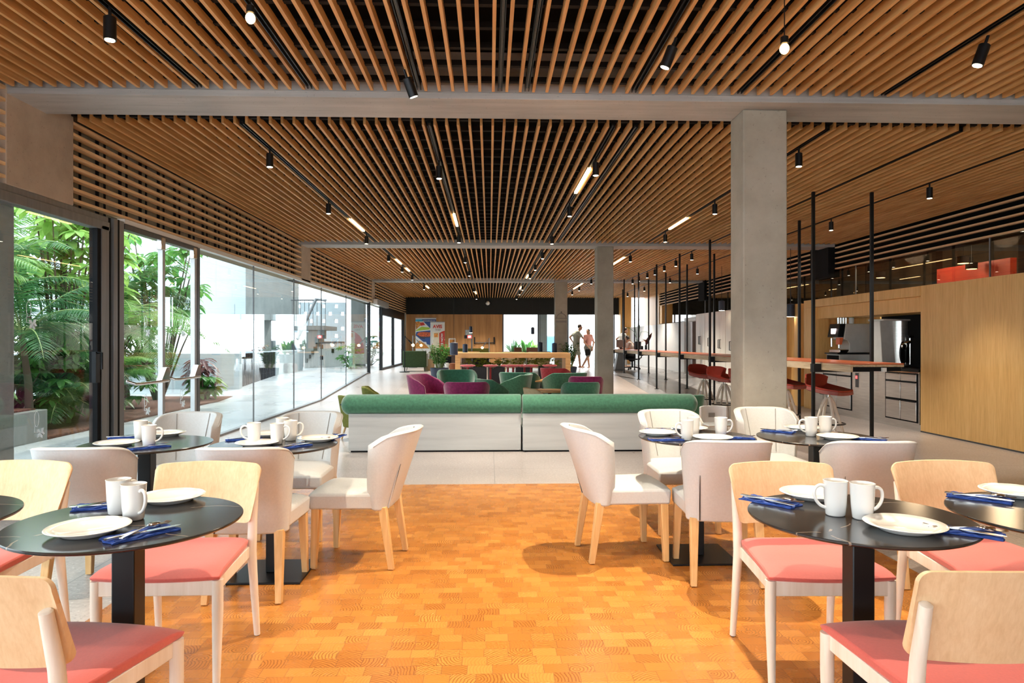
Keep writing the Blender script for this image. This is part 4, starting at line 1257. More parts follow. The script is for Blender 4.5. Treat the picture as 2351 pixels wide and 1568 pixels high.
def leaf_cluster(mb, c, n, L, W, up=0.5, spread=1.0, rr=rnd):
    """pointed leaves with a fold, springing from c"""
    for _ in range(n):
        a = rr.uniform(0, 2 * pi); e = rr.uniform(-0.25, 1.0) * up + 0.1
        d = Vector((cos(a) * spread, sin(a) * spread, e)).normalized()
        s = d.cross(Vector((0, 0, 1))).normalized()
        l = L * rr.uniform(0.6, 1.1); w = W * rr.uniform(0.7, 1.1)
        b = Vector(c)
        m = b + d * l * 0.5
        tip = b + d * l + Vector((0, 0, -l * 0.25))
        nrm = s.cross(d)
        v = [b, m + s * w + nrm * w * .3, tip, m - s * w + nrm * w * .3, m]
        mb.add(v, [(0, 4, 1), (4, 2, 1), (0, 3, 4), (4, 3, 2)])
def potted(lab, p, r, hp, hf, m='leaf', pot='navy', spread=0.5, n=60, name='potted_plant', rr=rnd):
    t = thing(name, lab, 'plant', p, 0)
    MB().lathe([(r * 0.8, 0), (r, hp), (r * 0.92, hp), (r * 0.9, hp - 0.03), (0.01, hp - 0.03)], 20).build('pot', M[pot], t)
    mb = MB(); st = MB()
    for k in range(n // 6):
        a = rr.uniform(0, 2 * pi); q = rr.uniform(0.1, 1) * spread
        tip = Vector((cos(a) * q * hf, sin(a) * q * hf, hp + hf * rr.uniform(0.55, 0.95)))
        base = Vector((cos(a) * r * 0.3, sin(a) * r * 0.3, hp - 0.03))
        st.tube([base, (base + tip) / 2 + Vector((0, 0, hf * 0.08)), tip], 0.008, 5)
        for j in range(9):
            c = base.lerp(tip, 0.3 + 0.7 * j / 8)
            leaf_cluster(mb, c, 2, hf * 0.20, hf * 0.05, 0.9, 0.9, rr)
    st.build('stems', M['stem'], t)
    mb.build('foliage', M[m], t)
    return t
# planters with trailing green between the stools
for k, (u, lab) in enumerate(((1098, 'first from the glass wall'), (1140, 'second from the glass wall'), (1203, 'third from the glass wall'), (1255, 'closest to the column'))):
    p = cz(u, 18.0)
    zt = H - 57 / F * 18.0 - p.z
    t = thing('planter_box', 'black planter box with leafy foliage under the communal table, ' + lab, 'planter', p, 0, 'black planter boxes by the communal table')
    MB().box(-0.22, 0.22, -0.14, 0.14, 0, zt).build('box', M['planterblack'], t, bevel=0.01)
    mb = MB()
    for _ in range(70):
        leaf_cluster(mb, (rnd.uniform(-0.32, 0.32), rnd.uniform(-.14, .14), zt + rnd.uniform(-0.02, 0.30)), 4, 0.15, 0.038, 0.8)
    mb.build('foliage', M['leaf_yellow'], t)
potted('leafy green plant in a navy pot beside the dark green sofa', cz(1009, 19.6), 0.27, 0.36, 0.72, 'leaf', spread=0.5, n=170)
potted('grey green potted plant in the backlight beside the communal table', cz(1308, 21.5), 0.24, 0.22, 0.78, 'palm_dark', spread=0.42, n=120)

# ------------------------------------------------------------------ far lounge
def zfar(u, v, zc): return ad(u, v, zc)
p = cz(952, 23.2)
t = thing('lounge_sofa', 'high backed dark green sofa seen from behind near the sliding doors', 'sofa', p, 0)
MB().box(-0.40, 0.40, -0.05, 0.04, 0.14, 0.70).build('backrest', M['sage'], t, bevel=0.03)
MB().box(-0.38, 0.38, 0.0, 0.7, 0.16, 0.36).build('seat', M['green'], t, bevel=0.03)
for s in (-1, 1):
    MB().box(s * 0.37 - 0.03, s * 0.37 + 0.03, 0, 0.7, 0.16, 0.62).build('armrest', M['green'], t, bevel=0.02)
    for q in (0.0, 0.65): MB().tube([(s * 0.33, q, 0.15), (s * 0.35, q, 0)], 0.012, 6).build('leg', M['black'], t)
p = cz(1070, 28.0)
t = thing('long_bench', 'long olive topped bench in front of the far wood wall', 'bench', p, 0)
MB().box(-0.95, 0.95, 0, 0.1, 0.45, 0.74).build('backrest', M['olive'], t, bevel=0.03)
MB().box(-0.95, 0.95, -0.55, 0.0, 0.05, 0.42).build('seat', M['blackmatt'], t, bevel=0.03)
p = cz(1062, 25.0)
t = thing('lounge_desk', 'dark brown low desk behind the potted plant', 'desk', p, 0)
MB().box(-0.42, 0.62, -0.2, 0.4, 0.60, 0.65).build('desk_top', M['table_wood'], t, bevel=0.01)
MB().box(-0.40, 0.35, -0.15, 0.35, 0.0, 0.60).build('body', plain('dark_brown', (0.04, 0.02, 0.015), 0.6), t)
for (u, lab) in ((985, 'low round planter with brown leaves beside the sofa'),):
    potted(lab, cz(985, 24.0), 0.22, 0.40, 0.40, 'leaf_red', 'cream', 0.8, 60)
p = cz(1040, 22.5); t = thing('pouf', 'small rust coloured pouf behind the navy pot', 'pouf', p, 0)
MB().lathe([(0.2, 0), (0.22, 0.04), (0.22, 0.25), (0.19, 0.3), (0.01, 0.31)], 20).build('cushion', plain('rust_fabric', (0.30, 0.10, 0.04), 0.8), t)
p = cz(1026, 21.9); t = thing('vase', 'little white rounded vase on the floor beside the navy pot', 'vase', p, 0)
MB().lathe([(0.07, 0), (0.09, 0.12), (0.06, 0.22), (0.09, 0.30), (0.05, 0.34)], 16).build('body', M['china'], t)
# cream armchairs and brown chairs before the opening
for (u, zc, lab) in ((1178, 22.0, 'cream armchair behind the communal table, closer to the wood wall'), (1237, 22.0, 'cream armchair behind the communal table, closer to the column')):
    tub('armchair', lab, cz(u, zc), pi, 'cream', 0.40, 0.70, 'cream armchairs behind the communal table')
for (u, zc, lab) in ((1195, 25.0, 'brown dining chair showing above the communal table, slim one'), (1226, 25.0, 'brown dining chair showing above the communal table, wide one')):
    p = cz(u, zc)
    t = thing('brown_chair', lab, 'chair', p, 0.4 if u < 1200 else 0, 'brown chairs behind the communal table')
    ww = 0.16 if u < 1200 else 0.27
    MB().box(-ww, ww, 0.2, 0.24, 0.40, 0.80).build('backrest', plain('brown_leather', (0.20, 0.09, 0.05), 0.5), t, bevel=0.03)
    MB().box(-ww, ww, -0.2, 0.22, 0.40, 0.46).build('seat', M['cream'], t, bevel=0.02)
    for s in (-1, 1):
        for q in (-0.17, 0.2): MB().tube([(s * ww * .85, q, 0.4), (s * ww, q, 0)], 0.012, 6).build('leg', M['black'], t)
# floor lamps with jointed arms
def arm_lamp(lab, p, h, tip, m='black', base=True):
    t = thing('floor_lamp', lab, 'lamp', p, 0, 'jointed arm floor lamps')
    MB().tube([(0, 0, 0.0), (0, 0, h)], 0.018, 8).build('pole', M[m], t)
    MB().lathe([(0.17, 0), (0.17, 0.02), (0.02, 0.03)], 20).build('base', M[m], t)
    MB().tube([(0, 0, h), (tip[0] * .6, 0, h + (tip[2] - h) * .6)], 0.010, 6).tube([(tip[0] * .5, 0, h + (tip[2] - h) * .5), (tip[0], 0, tip[2])], 0.022, 8).build('arm', M[m], t)
    MB().ball((tip[0] * 1.06, 0, tip[2] - 0.03), 0.05, 12).build('bulb', M['bulb_glow'], t)
arm_lamp('black jointed floor lamp beside the dark green sofa, bulb lit', cz(929, 22.6), 1.20, (0.26, 0, 0.93))
arm_lamp('thin pale floor lamp glowing in front of the food picture banner', cz(948, 26.5), 1.25, (0.30, 0, 0.90), 'alu')
arm_lamp('pale floor lamp with starry bulb before the far wood wall', cz(1123, 27.5), 1.16, (-0.26, 0, 0.80), 'alu')

# roll up banners
def text(body, size, mat_, parent, loc, rot, name='lettering', ext=0.002, bold=0.0):
    c = bpy.data.curves.new(name, 'FONT'); c.body = body; c.size = size; c.extrude = ext; c.offset = bold
    c.align_x = 'CENTER'; c.align_y = 'CENTER'
    o = bpy.data.objects.new(name, c); COL.objects.link(o)
    c.materials.append(mat_)
    bpy.context.view_layer.update()
    me = bpy.data.meshes.new_from_object(o.evaluated_get(bpy.context.evaluated_depsgraph_get()))
    bpy.data.objects.remove(o); bpy.data.curves.remove(c)
    o = bpy.data.objects.new(name, me); COL.objects.link(o)
    o.parent = parent; o.location = loc; o.rotation_euler = rot
    return o
blue = plain('banner_blue', (0.02, 0.07, 0.25), 0.5); sky = plain('banner_sky', (0.05, 0.40, 0.62), 0.5)
lime = plain('banner_lime', (0.38, 0.55, 0.05), 0.5); orange = plain('banner_orange', (0.65, 0.25, 0.05), 0.5, var=.6, scale=14)
redb = plain('banner_red', (0.62, 0.035, 0.02), 0.5); food = plain('food_red', (0.55, 0.10, 0.03), 0.5, var=0.8, scale=22)
zc = 29.5
def bn(u, v): q = ad(u, v, zc); return q
a, b = bn(954, 731), bn(1001, 731)
t = thing('food_banner', 'blue banner with food pictures standing against the wood wall', 'banner', ((a.x + b.x) / 2, a.y, RZ), 0)
w = (b.x - a.x) / 2; top = a.z - RZ
MB().box(-w, w, 0, 0.02, 0.02, top).build('sheet', M['white_paint'], t)
MB().box(-w - .01, w + .01, -0.02, 0.04, top - 0.0, top + 0.03).box(-w, w, -0.06, 0.08, 0, 0.06).build('rail', M['alu'], t)
def bp(u, v, dz=0): q = bn(u, v); return (q.x - (a.x + b.x) / 2, q.z - RZ)
def patch(pts, m, d, name='print'):
    MB().prism([bp(*q) for q in pts], 'y', -d, 0.0).build(name, m, t, smooth=0)
patch([(954, 733), (1001, 733), (1001, 762), (989, 755), (967, 733)], blue, 0.004)
patch([(954, 733), (968, 733), (972, 738), (954, 738)], sky, 0.005)
patch([(954, 739), (962, 738), (970, 744), (962, 750), (955, 757)], orange, 0.006)
patch([(964, 741), (972, 740), (976, 746), (966, 748)], redb, 0.007)
patch([(954, 759), (968, 750), (986, 752), (987, 756), (955, 760)], lime, 0.008)
patch([(956, 762), (1000, 757), (1000, 785), (972, 785), (954, 770)], blue, 0.0045)
patch([(957, 768), (962, 763), (975, 762), (990, 763), (996, 768), (985, 773), (966, 773)], food, 0.009)
patch([(957, 769), (996, 769), (988, 776), (978, 779), (966, 777)], plain('pan_dark', (0.01, 0.015, 0.05), 0.3), 0.0085)
patch([(975, 776), (1000, 774), (1000, 796), (980, 790)], blue, 0.0095)
patch([(954, 790), (962, 782), (974, 788), (986, 800), (954, 800)], orange, 0.010)
text('BIENVENIDOS', 0.085, M['white_paint'], t, (bp(985, 737)[0], -0.012, bp(985, 737)[1]), (R(90), 0, 0))
a2, b2 = bn(988, 739), bn(1021, 739)
zc = 28.8
a, b = bn(988, 740), bn(1021, 740)
t = thing('rental_banner', 'white and red roll up banner with AVIS lettering', 'banner', ((a.x + b.x) / 2, a.y, RZ), 0)
w = (b.x - a.x) / 2; top = a.z - RZ
MB().box(-w, w, 0, 0.02, 0.02, top).build('sheet', M['white_paint'], t)
MB().box(-w, w, -0.02, 0.04, top, top + 0.03).box(-w, w, -0.08, 0.1, 0, 0.07).build('rail', M['alu'], t)
curve = [(1021, 759), (1015, 761), (1008, 765), (1001, 771), (996, 779), (992, 792), (991, 812), (1021, 812)]
patch(curve, redb, 0.004)
text('AVIS', 0.195, redb, t, (bp(1004.5, 750)[0], -0.01, bp(1004.5, 750)[1]), (R(90), 0, 0), bold=0.006)
text('Budget', 0.08, M['seam'], t, (bp(1006, 757)[0], -0.01, bp(1006, 757)[1]), (R(90), 0, 0))
text('HIRE HERE NOW', 0.135, M['white_paint'], t, (bp(1015, 793)[0], -0.012, bp(1015, 793)[1]), (R(90), R(-90), 0), bold=0.004)
# leaflet stand, framed picture stand
zc = 27.5
p = cz(1001, zc); q = ad(1001, 765, zc)
t = thing('leaflet_stand', 'cream leaflet stand with a small photo in front of the banners', 'stand', p, 0)
MB().box(-0.13, 0.13, 0, 0.03, 0.1, q.z - p.z + 0.05).build('board', plain('cream_card', (0.75, 0.68, 0.52), 0.6), t, bevel=0.01)
MB().box(-0.08, 0.08, -0.006, 0.0, q.z - p.z - 0.16, q.z - p.z + 0.0).build('photo', orange, t)
MB().box(-0.14, 0.14, -0.1, 0.1, 0, 0.1).build('foot', M['white_paint'], t)
p = cz(1038, zc); q = ad(1038, 788, zc)
t = thing('picture_stand', 'white framed food picture on a stand beside the red banner', 'stand', p, 0)
hz = q.z - p.z
MB().box(-0.14, 0.14, 0, 0.04, hz - 0.20, hz + 0.20).build('frame', M['white_paint'], t, bevel=0.02)
MB().box(-0.10, 0.10, -0.006, 0.0, hz - 0.15, hz + 0.15).build('picture', orange, t)
MB().box(-0.02, 0.02, 0.0, 0.04, 0.0, hz - 0.19).box(-0.12, 0.12, -0.1, 0.12, 0, 0.02).build('stem', M['black'], t)
# number display on a pole
p = cz(1083, 28.0); q = ad(1075, 768, 28.0)
t = thing('number_display', 'grey pole carrying a pale notice and a red number display', 'display', p, 0)
hz = q.z - p.z; dx = q.x - p.x
MB().box(-0.03, 0.03, 0, 0.05, 0, hz + 0.1).build('pole', M['alu'], t)
MB().box(dx - 0.12, dx + 0.14, -0.03, 0.0, hz - 0.02, hz + 0.19).build('notice', plain('notice_blue', (0.45, 0.55, 0.60), 0.5, var=.3, scale=20), t)
MB().box(dx - 0.16, dx + 0.15, -0.05, 0.0, hz - 0.16, hz - 0.03).build('display_case', M['black'], t)
MB().box(dx - 0.03, dx + 0.14, -0.055, -0.05, hz - 0.155, hz - 0.035).build('display_panel', M['led_red'], t)
text('09', 0.105, M['led_white'], t, (dx + 0.055, -0.058, hz - 0.095), (R(90), 0, 0), bold=0.004)
# wall rail
q = ad(1112, 787, 31.3)
t = thing('wall_rail', 'black wall mounted rail with upright ends on the wood wall', 'rail', (q.x, YF + 0.02, q.z), 0)
MB().tube([(-0.45, -0.06, 0), (0.45, -0.06, 0)], 0.022, 8).build('bar', M['black'], t)
for s in (-1, 1): MB().box(s * 0.45 - 0.03, s * 0.45 + 0.03, -0.1, 0.0, -0.06, 0.26).build('bracket', M['black'], t)

# ------------------------------------------------------------------ bar counter on black posts
CX0, CX1, CY0, CY1, CTZ = 4.43, 5.10, 8.24, 24.2, 1.082
t = thing('bar_counter', 'long bar counter with a red orange top and striped wood edge', 'counter', (CX0, CY0, 0), 0)
MB().box(0, CX1 - CX0, 0, CY1 - CY0, CTZ - 0.018, CTZ).build('counter_top', M['redtop'], t, bevel=0.002)
MB().box(0.0, 0.03, 0, CY1 - CY0, CTZ - 0.11, CTZ - 0.018).box(CX1 - CX0 - 0.03, CX1 - CX0, 0.1, CY1 - CY0, CTZ - 0.045, CTZ - 0.018).box(0.03, CX1 - CX0, 0, 0.03, CTZ - 0.045, CTZ - 0.018).build('wood_edge', M['counter_wood'], t)
MB().box(0.03, CX1 - CX0 - 0.02, 0.03, CY1 - CY0, CTZ - 0.10, CTZ - 0.045).build('underframe', M['blackmatt'], t)
MB().box(0.40, 0.45, -0.004, 0.03, CTZ - 0.105, CTZ - 0.055).build('paper_tag', M['white_paint'], t)
pys = [9.03 + 2.15 * k for k in range(9)]
ordp = ['first', 'second', 'third', 'fourth', 'fifth', 'sixth', 'seventh', 'eighth', 'ninth']
po = None
for row, x in (('walkway side', 4.345), ('cupboard side', 5.145)):
    for k, y in enumerate(pys):
        lab = 'black steel post from floor to ceiling at the bar, %s, %s counted from us' % (row, ordp[k])
        z0 = fz(y)
        if po is None:
            t = thing('steel_post', lab, 'post', (x, y, z0), 0, 'black floor to ceiling bar posts')
            MB().box(-0.020, 0.020, -0.020, 0.020, 0.0, ZC - 0.0).build('post', M['black'], t, bevel=0.004)
            MB().box(-0.045, 0.045, -0.045, 0.045, 0, 0.012).build('foot_plate', M['black'], t)
            po = t
        else:
            t = dup(po, (x, y, z0), 0, lab)
            if z0 > 0.01: t.scale = (1, 1, (ZC - z0) / ZC)
for k, y in enumerate(pys):
    if y > CY1: continue
    MB().box(4.33, 4.44, y - 0.05, y + 0.05, CTZ - 0.14, CTZ - 0.03).box(4.40, 5.12, y - 0.02, y + 0.02, CTZ - 0.14, CTZ - 0.11).build('bracket', M['black'], bpy.data.objects['bar_counter'])
for o in bpy.data.objects:
    if o.name.startswith('bracket') and o.parent and o.parent.name == 'bar_counter': o.location = (-CX0, -CY0, 0)

# bar stools (front faces local +x)
def bar_stool(lab, p, rz, sz=0.70):
    t = thing('bar_stool', lab, 'stool', p, rz, 'red shell bar stools')
    def sh(off):
        def f(u, v):
            a = u * 2 - 1            # across (local y)
            hw = 0.255
            if v < 0.62:
                s = v / 0.62
                x = 0.25 - 0.42 * s
                z = sz - 0.015 + 0.03 * s * s + 0.05 * abs(a) ** 2.5 * (0.2 + 0.8 * s)
                y = a * hw * (0.72 + 0.28 * min(1, s * 2.2))
            else:
                s = (v - 0.62) / 0.38
                x = -0.17 - 0.085 * s + 0.10 * a * a * s
                z = sz + 0.015 + 0.185 * s * (1 - 0.25 * a ** 4) + 0.05 * abs(a) ** 2.5 * (1 - s)
                y = a * hw * (1.0 + 0.05 * s)
            return (x + (-off * 0.8 if v >= 0.62 else 0), y * (1 + off), z - (off if v < 0.62 else 0))
        return f
    MB().shell(sh(0.0), sh(0.022), 14, 18).build('seat_shell', M['stoolred'], t, smooth=70, bevel=0.003)
    def under(o1):
        g = sh(0.0222 + o1)
        return lambda u, v: g(u, v * 0.60)
    MB().shell(under(0.001), under(0.045), 12, 8).build('seat_base', M['stoolunder'], t, smooth=70)
    MB().lathe([(0.11, sz - 0.075), (0.12, sz - 0.062), (0.12, sz - 0.052)], 20).build('swivel_plate', M['black'], t)
    MB().tube([(0, 0, sz - 0.13), (0, 0, sz - 0.07)], 0.028, 12).build('stem', M['steel_bright'], t)
    for k in range(4):
        a = pi / 4 + k * pi / 2 + 0.2
        MB().tube([(0.03 * cos(a), 0.03 * sin(a), sz - 0.12), (0.075 * cos(a), 0.075 * sin(a), sz - 0.20), (0.24 * cos(a), 0.24 * sin(a), 0.0)], [0.022, 0.022, 0.016], 10).build('leg', M['whitewood'], t)
    MB().tube([(0.215 * cos(a), 0.215 * sin(a), 0.225) for a in [2 * pi * k / 28 for k in range(29)]], 0.009, 8, caps=False).build('foot_ring', M['black'], t)
    return t
st0 = bar_stool('red shell bar stool closest to us, beside the first bar post', (4.66, 9.25, 0), -1.0)
for (x, y, a, lab) in ((4.62, 10.5, -1.0, 'red shell bar stool half hidden behind the big column, second along the bar'), (4.22, 12.15, -1.0, 'red shell bar stool just on the aisle side of the big column, its edge hidden'),
                       (4.24, 13.35, -1.05, 'red shell bar stool furthest along the bar counter'), (4.30, 11.3, 0.2, 'red shell bar stool hidden mostly by the big column')):
    dup(st0, (x, y, 0), a, lab)

# ------------------------------------------------------------------ service niche on the right: steel counter, machines
CN = 0.925
t = thing('steel_counter', 'stainless steel counter with refrigerated drawers in the oak niche', 'counter', (XW, NY0, 0), 0)
ln = NY1 - NY0 - 0.14
MB().box(0.0, 0.72, 0.03, ln, 0.10, CN - 0.06).build('body', M['steel'], t)
MB().box(-0.01, 0.72, 0.03, ln, CN - 0.06, CN - 0.035).build('worktop', M['steel_bright'], t, bevel=0.004)
MB().box(-0.012, 0.72, 0.03, ln * .55, CN - 0.035, CN).build('black_worktop', M['black'], t, bevel=0.004)
MB().box(0.02, 0.70, 0.03, ln, 0.0, 0.10).build('plinth', M['steel'], t)
for (ya, yb_) in ((0.08, 0.88), (1.95, 2.95)):
    nn = 2
    wd_ = (yb_ - ya) / nn
    for c in range(nn):
        for (z0, z1) in ((0.14, 0.43), (0.46, 0.72), (0.74, 0.85)):
            y0_, y1_ = ya + c * wd_ + 0.008, ya + (c + 1) * wd_ - 0.008
            d = MB().box(-0.018, 0.0, y0_, y1_, z0, z1).build('drawer', M['steel'], t, bevel=0.006)
            MB().box(-0.026, -0.016, y0_ + 0.01, y1_ - 0.01, z1 - 0.004, z1 + 0.012).build('drawer_handle', M['black'], d)
    MB().box(-0.008, 0.001, ya - 0.02, yb_ + 0.02, 0.12, 0.87).build('drawer_gap_shade', M['blackmatt'], t)  # black sheet stands in for the shade between the drawers
MB().box(-0.012, 0, 1.72, 1.80, 0.55, 0.80).build('control_panel', M['alu_dark'], t)
MB().box(-0.016, -0.012, 1.735, 1.785, 0.70, 0.75).build('red_switch', M['led_red'], t)
# coffee machine: faces -x, side towards us
by, bx = 12.75, XW + 0.06
t = thing('machine_stand', 'low grey steel cabinet under the grey coffee machine', 'cabinet', (bx, by - .3, CN), 0)
MB().box(0.0, 0.62, 0.0, 0.5, 0, 0.185).build('body', M['grey_metal'], t, bevel=0.006)
MB().box(-0.004, 0.0, 0.03, 0.47, 0.02, 0.165).build('opening', M['blackmatt'], t)
t = thing('coffee_machine', 'grey automatic coffee machine with a black touch panel and orange spout', 'coffee machine', (bx, by - .3, CN + 0.187), 0)
MB().box(-0.04, 0.64, 0.0, 0.5, 0.0, 0.025).build('drip_base', M['black'], t, bevel=0.005)
MB().prism([(0.16, 0.03), (0.62, 0.03), (0.62, 0.50), (0.58, 0.57), (0.14, 0.57), (0.10, 0.30), (0.10, 0.28), (0.16, 0.26), (0.20, 0.20), (0.20, 0.08)], 'y', 0.03, 0.45).build('body', M['grey_metal'], t, bevel=0.01)
MB().prism([(-0.02, 0.32), (0.10, 0.32), (0.14, 0.57), (0.03, 0.57)], 'y', 0.05, 0.43).build('touch_panel', M['black'], t, bevel=0.01)
MB().box(-0.012, 0.02, 0.15, 0.30, 0.38, 0.48).build('screen', M['led_white'], t)
MB().prism([(0.03, 0.18), (0.07, 0.18), (0.10, 0.31), (0.03, 0.31)], 'y', 0.06, 0.20).build('orange_trim', plain('orange_trim', (0.8, 0.16, 0.05), 0.4), t)
MB().tube([(0.05, 0.12, 0.3), (0.05, 0.12, 0.12)], 0.018, 10).tube([(0.0, 0.3, 0.3), (0.0, 0.3, 0.14)], 0.016, 10).build('spout', M['steel_bright'], t)
MB().box(0.02, 0.2, 0.04, 0.44, 0.025, 0.09).build('drip_tray', M['steel_bright'], t, bevel=0.01)
t = thing('jar', 'small clear jar with a mint green lid on the coffee machine', 'jar', (bx + 0.33, by - .1, CN + 0.187 + 0.572), 0)
MB().lathe([(0.04, 0), (0.045, 0.01), (0.045, 0.10), (0.04, 0.11)], 18).build('body', M['white_paint'], t)
MB().lathe([(0.05, 0.11), (0.05, 0.135), (0.045, 0.14)], 18).build('lid', plain('mint', (0.15, 0.45, 0.32), 0.5), t)
for k in range(4):
    q = MB().lathe([(0.018, 0), (0.022, 0.12), (0.019, 0.12)], 12).build('glass_cup', M['steel_bright'], loc=(bx + 0.14 + 0.05 * k, by + 0.02, CN + 0.187 + 0.572))
    tag(q, ('thin glass nearest the touch panel on the coffee machine', 'second thin glass from the touch panel', 'third thin glass from the touch panel', 'thin glass right next to the mint lidded jar')[k], 'glass', 'thin glasses on the coffee machine')
# steel drinks dispenser
t = thing('drinks_dispenser', 'large silver drinks dispenser with a curved front and chrome tap', 'dispenser', (XW + 0.25, 11.05, CN), R(12))
t.scale = (0.85, 0.85, 0.98)
MB().prism([(-0.02, 0.0), (0.30, 0.0), (0.30, 0.80), (0.05, 0.80)], 'x', -0.30, 0.02).build('side_body', M['grey_metal'], t, bevel=0.01)
def df(off):
    def f(u, v):
        a = (u - .5) * 2.2
        return (0.14 + 0.16 * sin(a), -0.02 - (0.22 - off) * cos(a) + 0.12, 0.02 + 0.76 * v)
    return f
MB().shell(df(0.0), df(0.1), 16, 8).build('curved_front', M['steel'], t, smooth=60)
MB().box(-0.32, 0.32, -0.06, 0.33, 0.78, 0.81).build('top_cap', M['grey_metal'], t, bevel=0.01)
MB().ball((0.13, -0.10, 0.24), (0.115, 0.03, 0.22), 20).build('recess', M['black'], t)
MB().tube([(0.20, -0.17, 0.05), (0.20, -0.17, 0.50)], 0.022, 12).tube([(0.12, -0.15, 0.40), (0.20, -0.17, 0.43)], 0.03, 10).build('tap', M['steel_bright'], t)
MB().box(0.15, 0.25, -0.21, -0.17, 0.49, 0.53, Matrix.Translation((0, 0, 0)) ).build('tap_lever', M['black'], t)
MB().ball((0.10, -0.13, 0.36), (0.07, 0.03, 0.06), 14).build('nozzle', M['steel_bright'], t)
# strings of tiny lights and a black tray at the end of the counter
t = thing('light_string', 'little string of white lights standing at the end of the steel counter', 'lights', (XW + 0.25, NY0 + 0.2, CN), 0)
mb = MB()
for k in range(7): mb.ball((0, 0.02 * k, 0.03 + 0.028 * k), 0.007, 8)
mb.build('bulbs', M['lamp_glow'], t); MB().tube([(0, 0, 0.0), (0, 0.12, 0.2)], 0.02, 6).build('cone', M['darkred'], t)

# ------------------------------------------------------------------ child's high chair between the tables and the column
p = cw((1652 - 1175.5) / F * 6.42, 6.42)
t = thing('high_chair', 'white plastic child high chair with a grey tray behind the bar side tables', 'high chair', p, 0.1)
def hc(off):
    return lambda u, v: ((0.15 - off) * sin((u - .5) * 2.6), 0.10 + (0.11 - off) * cos((u - .5) * 2.6), 0.48 + 0.25 * v - 0.03 * abs(u - .5) ** 2)
MB().shell(hc(0), hc(0.02), 14, 6).build('seat_back', M['white_paint'], t, smooth=60, bevel=0.004)
MB().box(-0.15, 0.15, -0.12, 0.18, 0.46, 0.49).build('seat', M['white_paint'], t, bevel=0.01)
MB().box(-0.24, 0.20, -0.30, -0.10, 0.585, 0.605).build('tray', plain('tray_grey', (0.42, 0.45, 0.46), 0.5), t, bevel=0.015)
MB().box(-0.03, 0.03, -0.02 + .19, -0.008 + .19, 0.62, 0.66).build('badge', M['seam'], t)
for s in (-1, 1):
    for q in (-1, 1): MB().tube([(s * 0.12, 0.03 + q * 0.1, 0.47), (s * 0.22, 0.03 + q * 0.2, 0.0)], 0.014, 8).build('leg', M['white_paint'], t)
# ------------------------------------------------------------------ people
def cap(mb, a, b, ra, rb, n=12, flat=1.0):
    a, b = Vector(a), Vector(b)
    pts, rs = [], []
    d = (b - a)
    L = d.length
    for k in range(4):
        s = k / 3 * pi / 2
        pts.append(a - d / L * ra * cos(s)); rs.append(max(0.001, ra * sin(s)))
    pts.append(a.lerp(b, 0.5)); rs.append((ra + rb) / 2)
    for k in range(4):
        s = pi / 2 - k / 3 * pi / 2
        pts.append(b + d / L * rb * cos(s)); rs.append(max(0.001, rb * sin(s)))
    mb.tube(pts, rs, n, flat=flat)

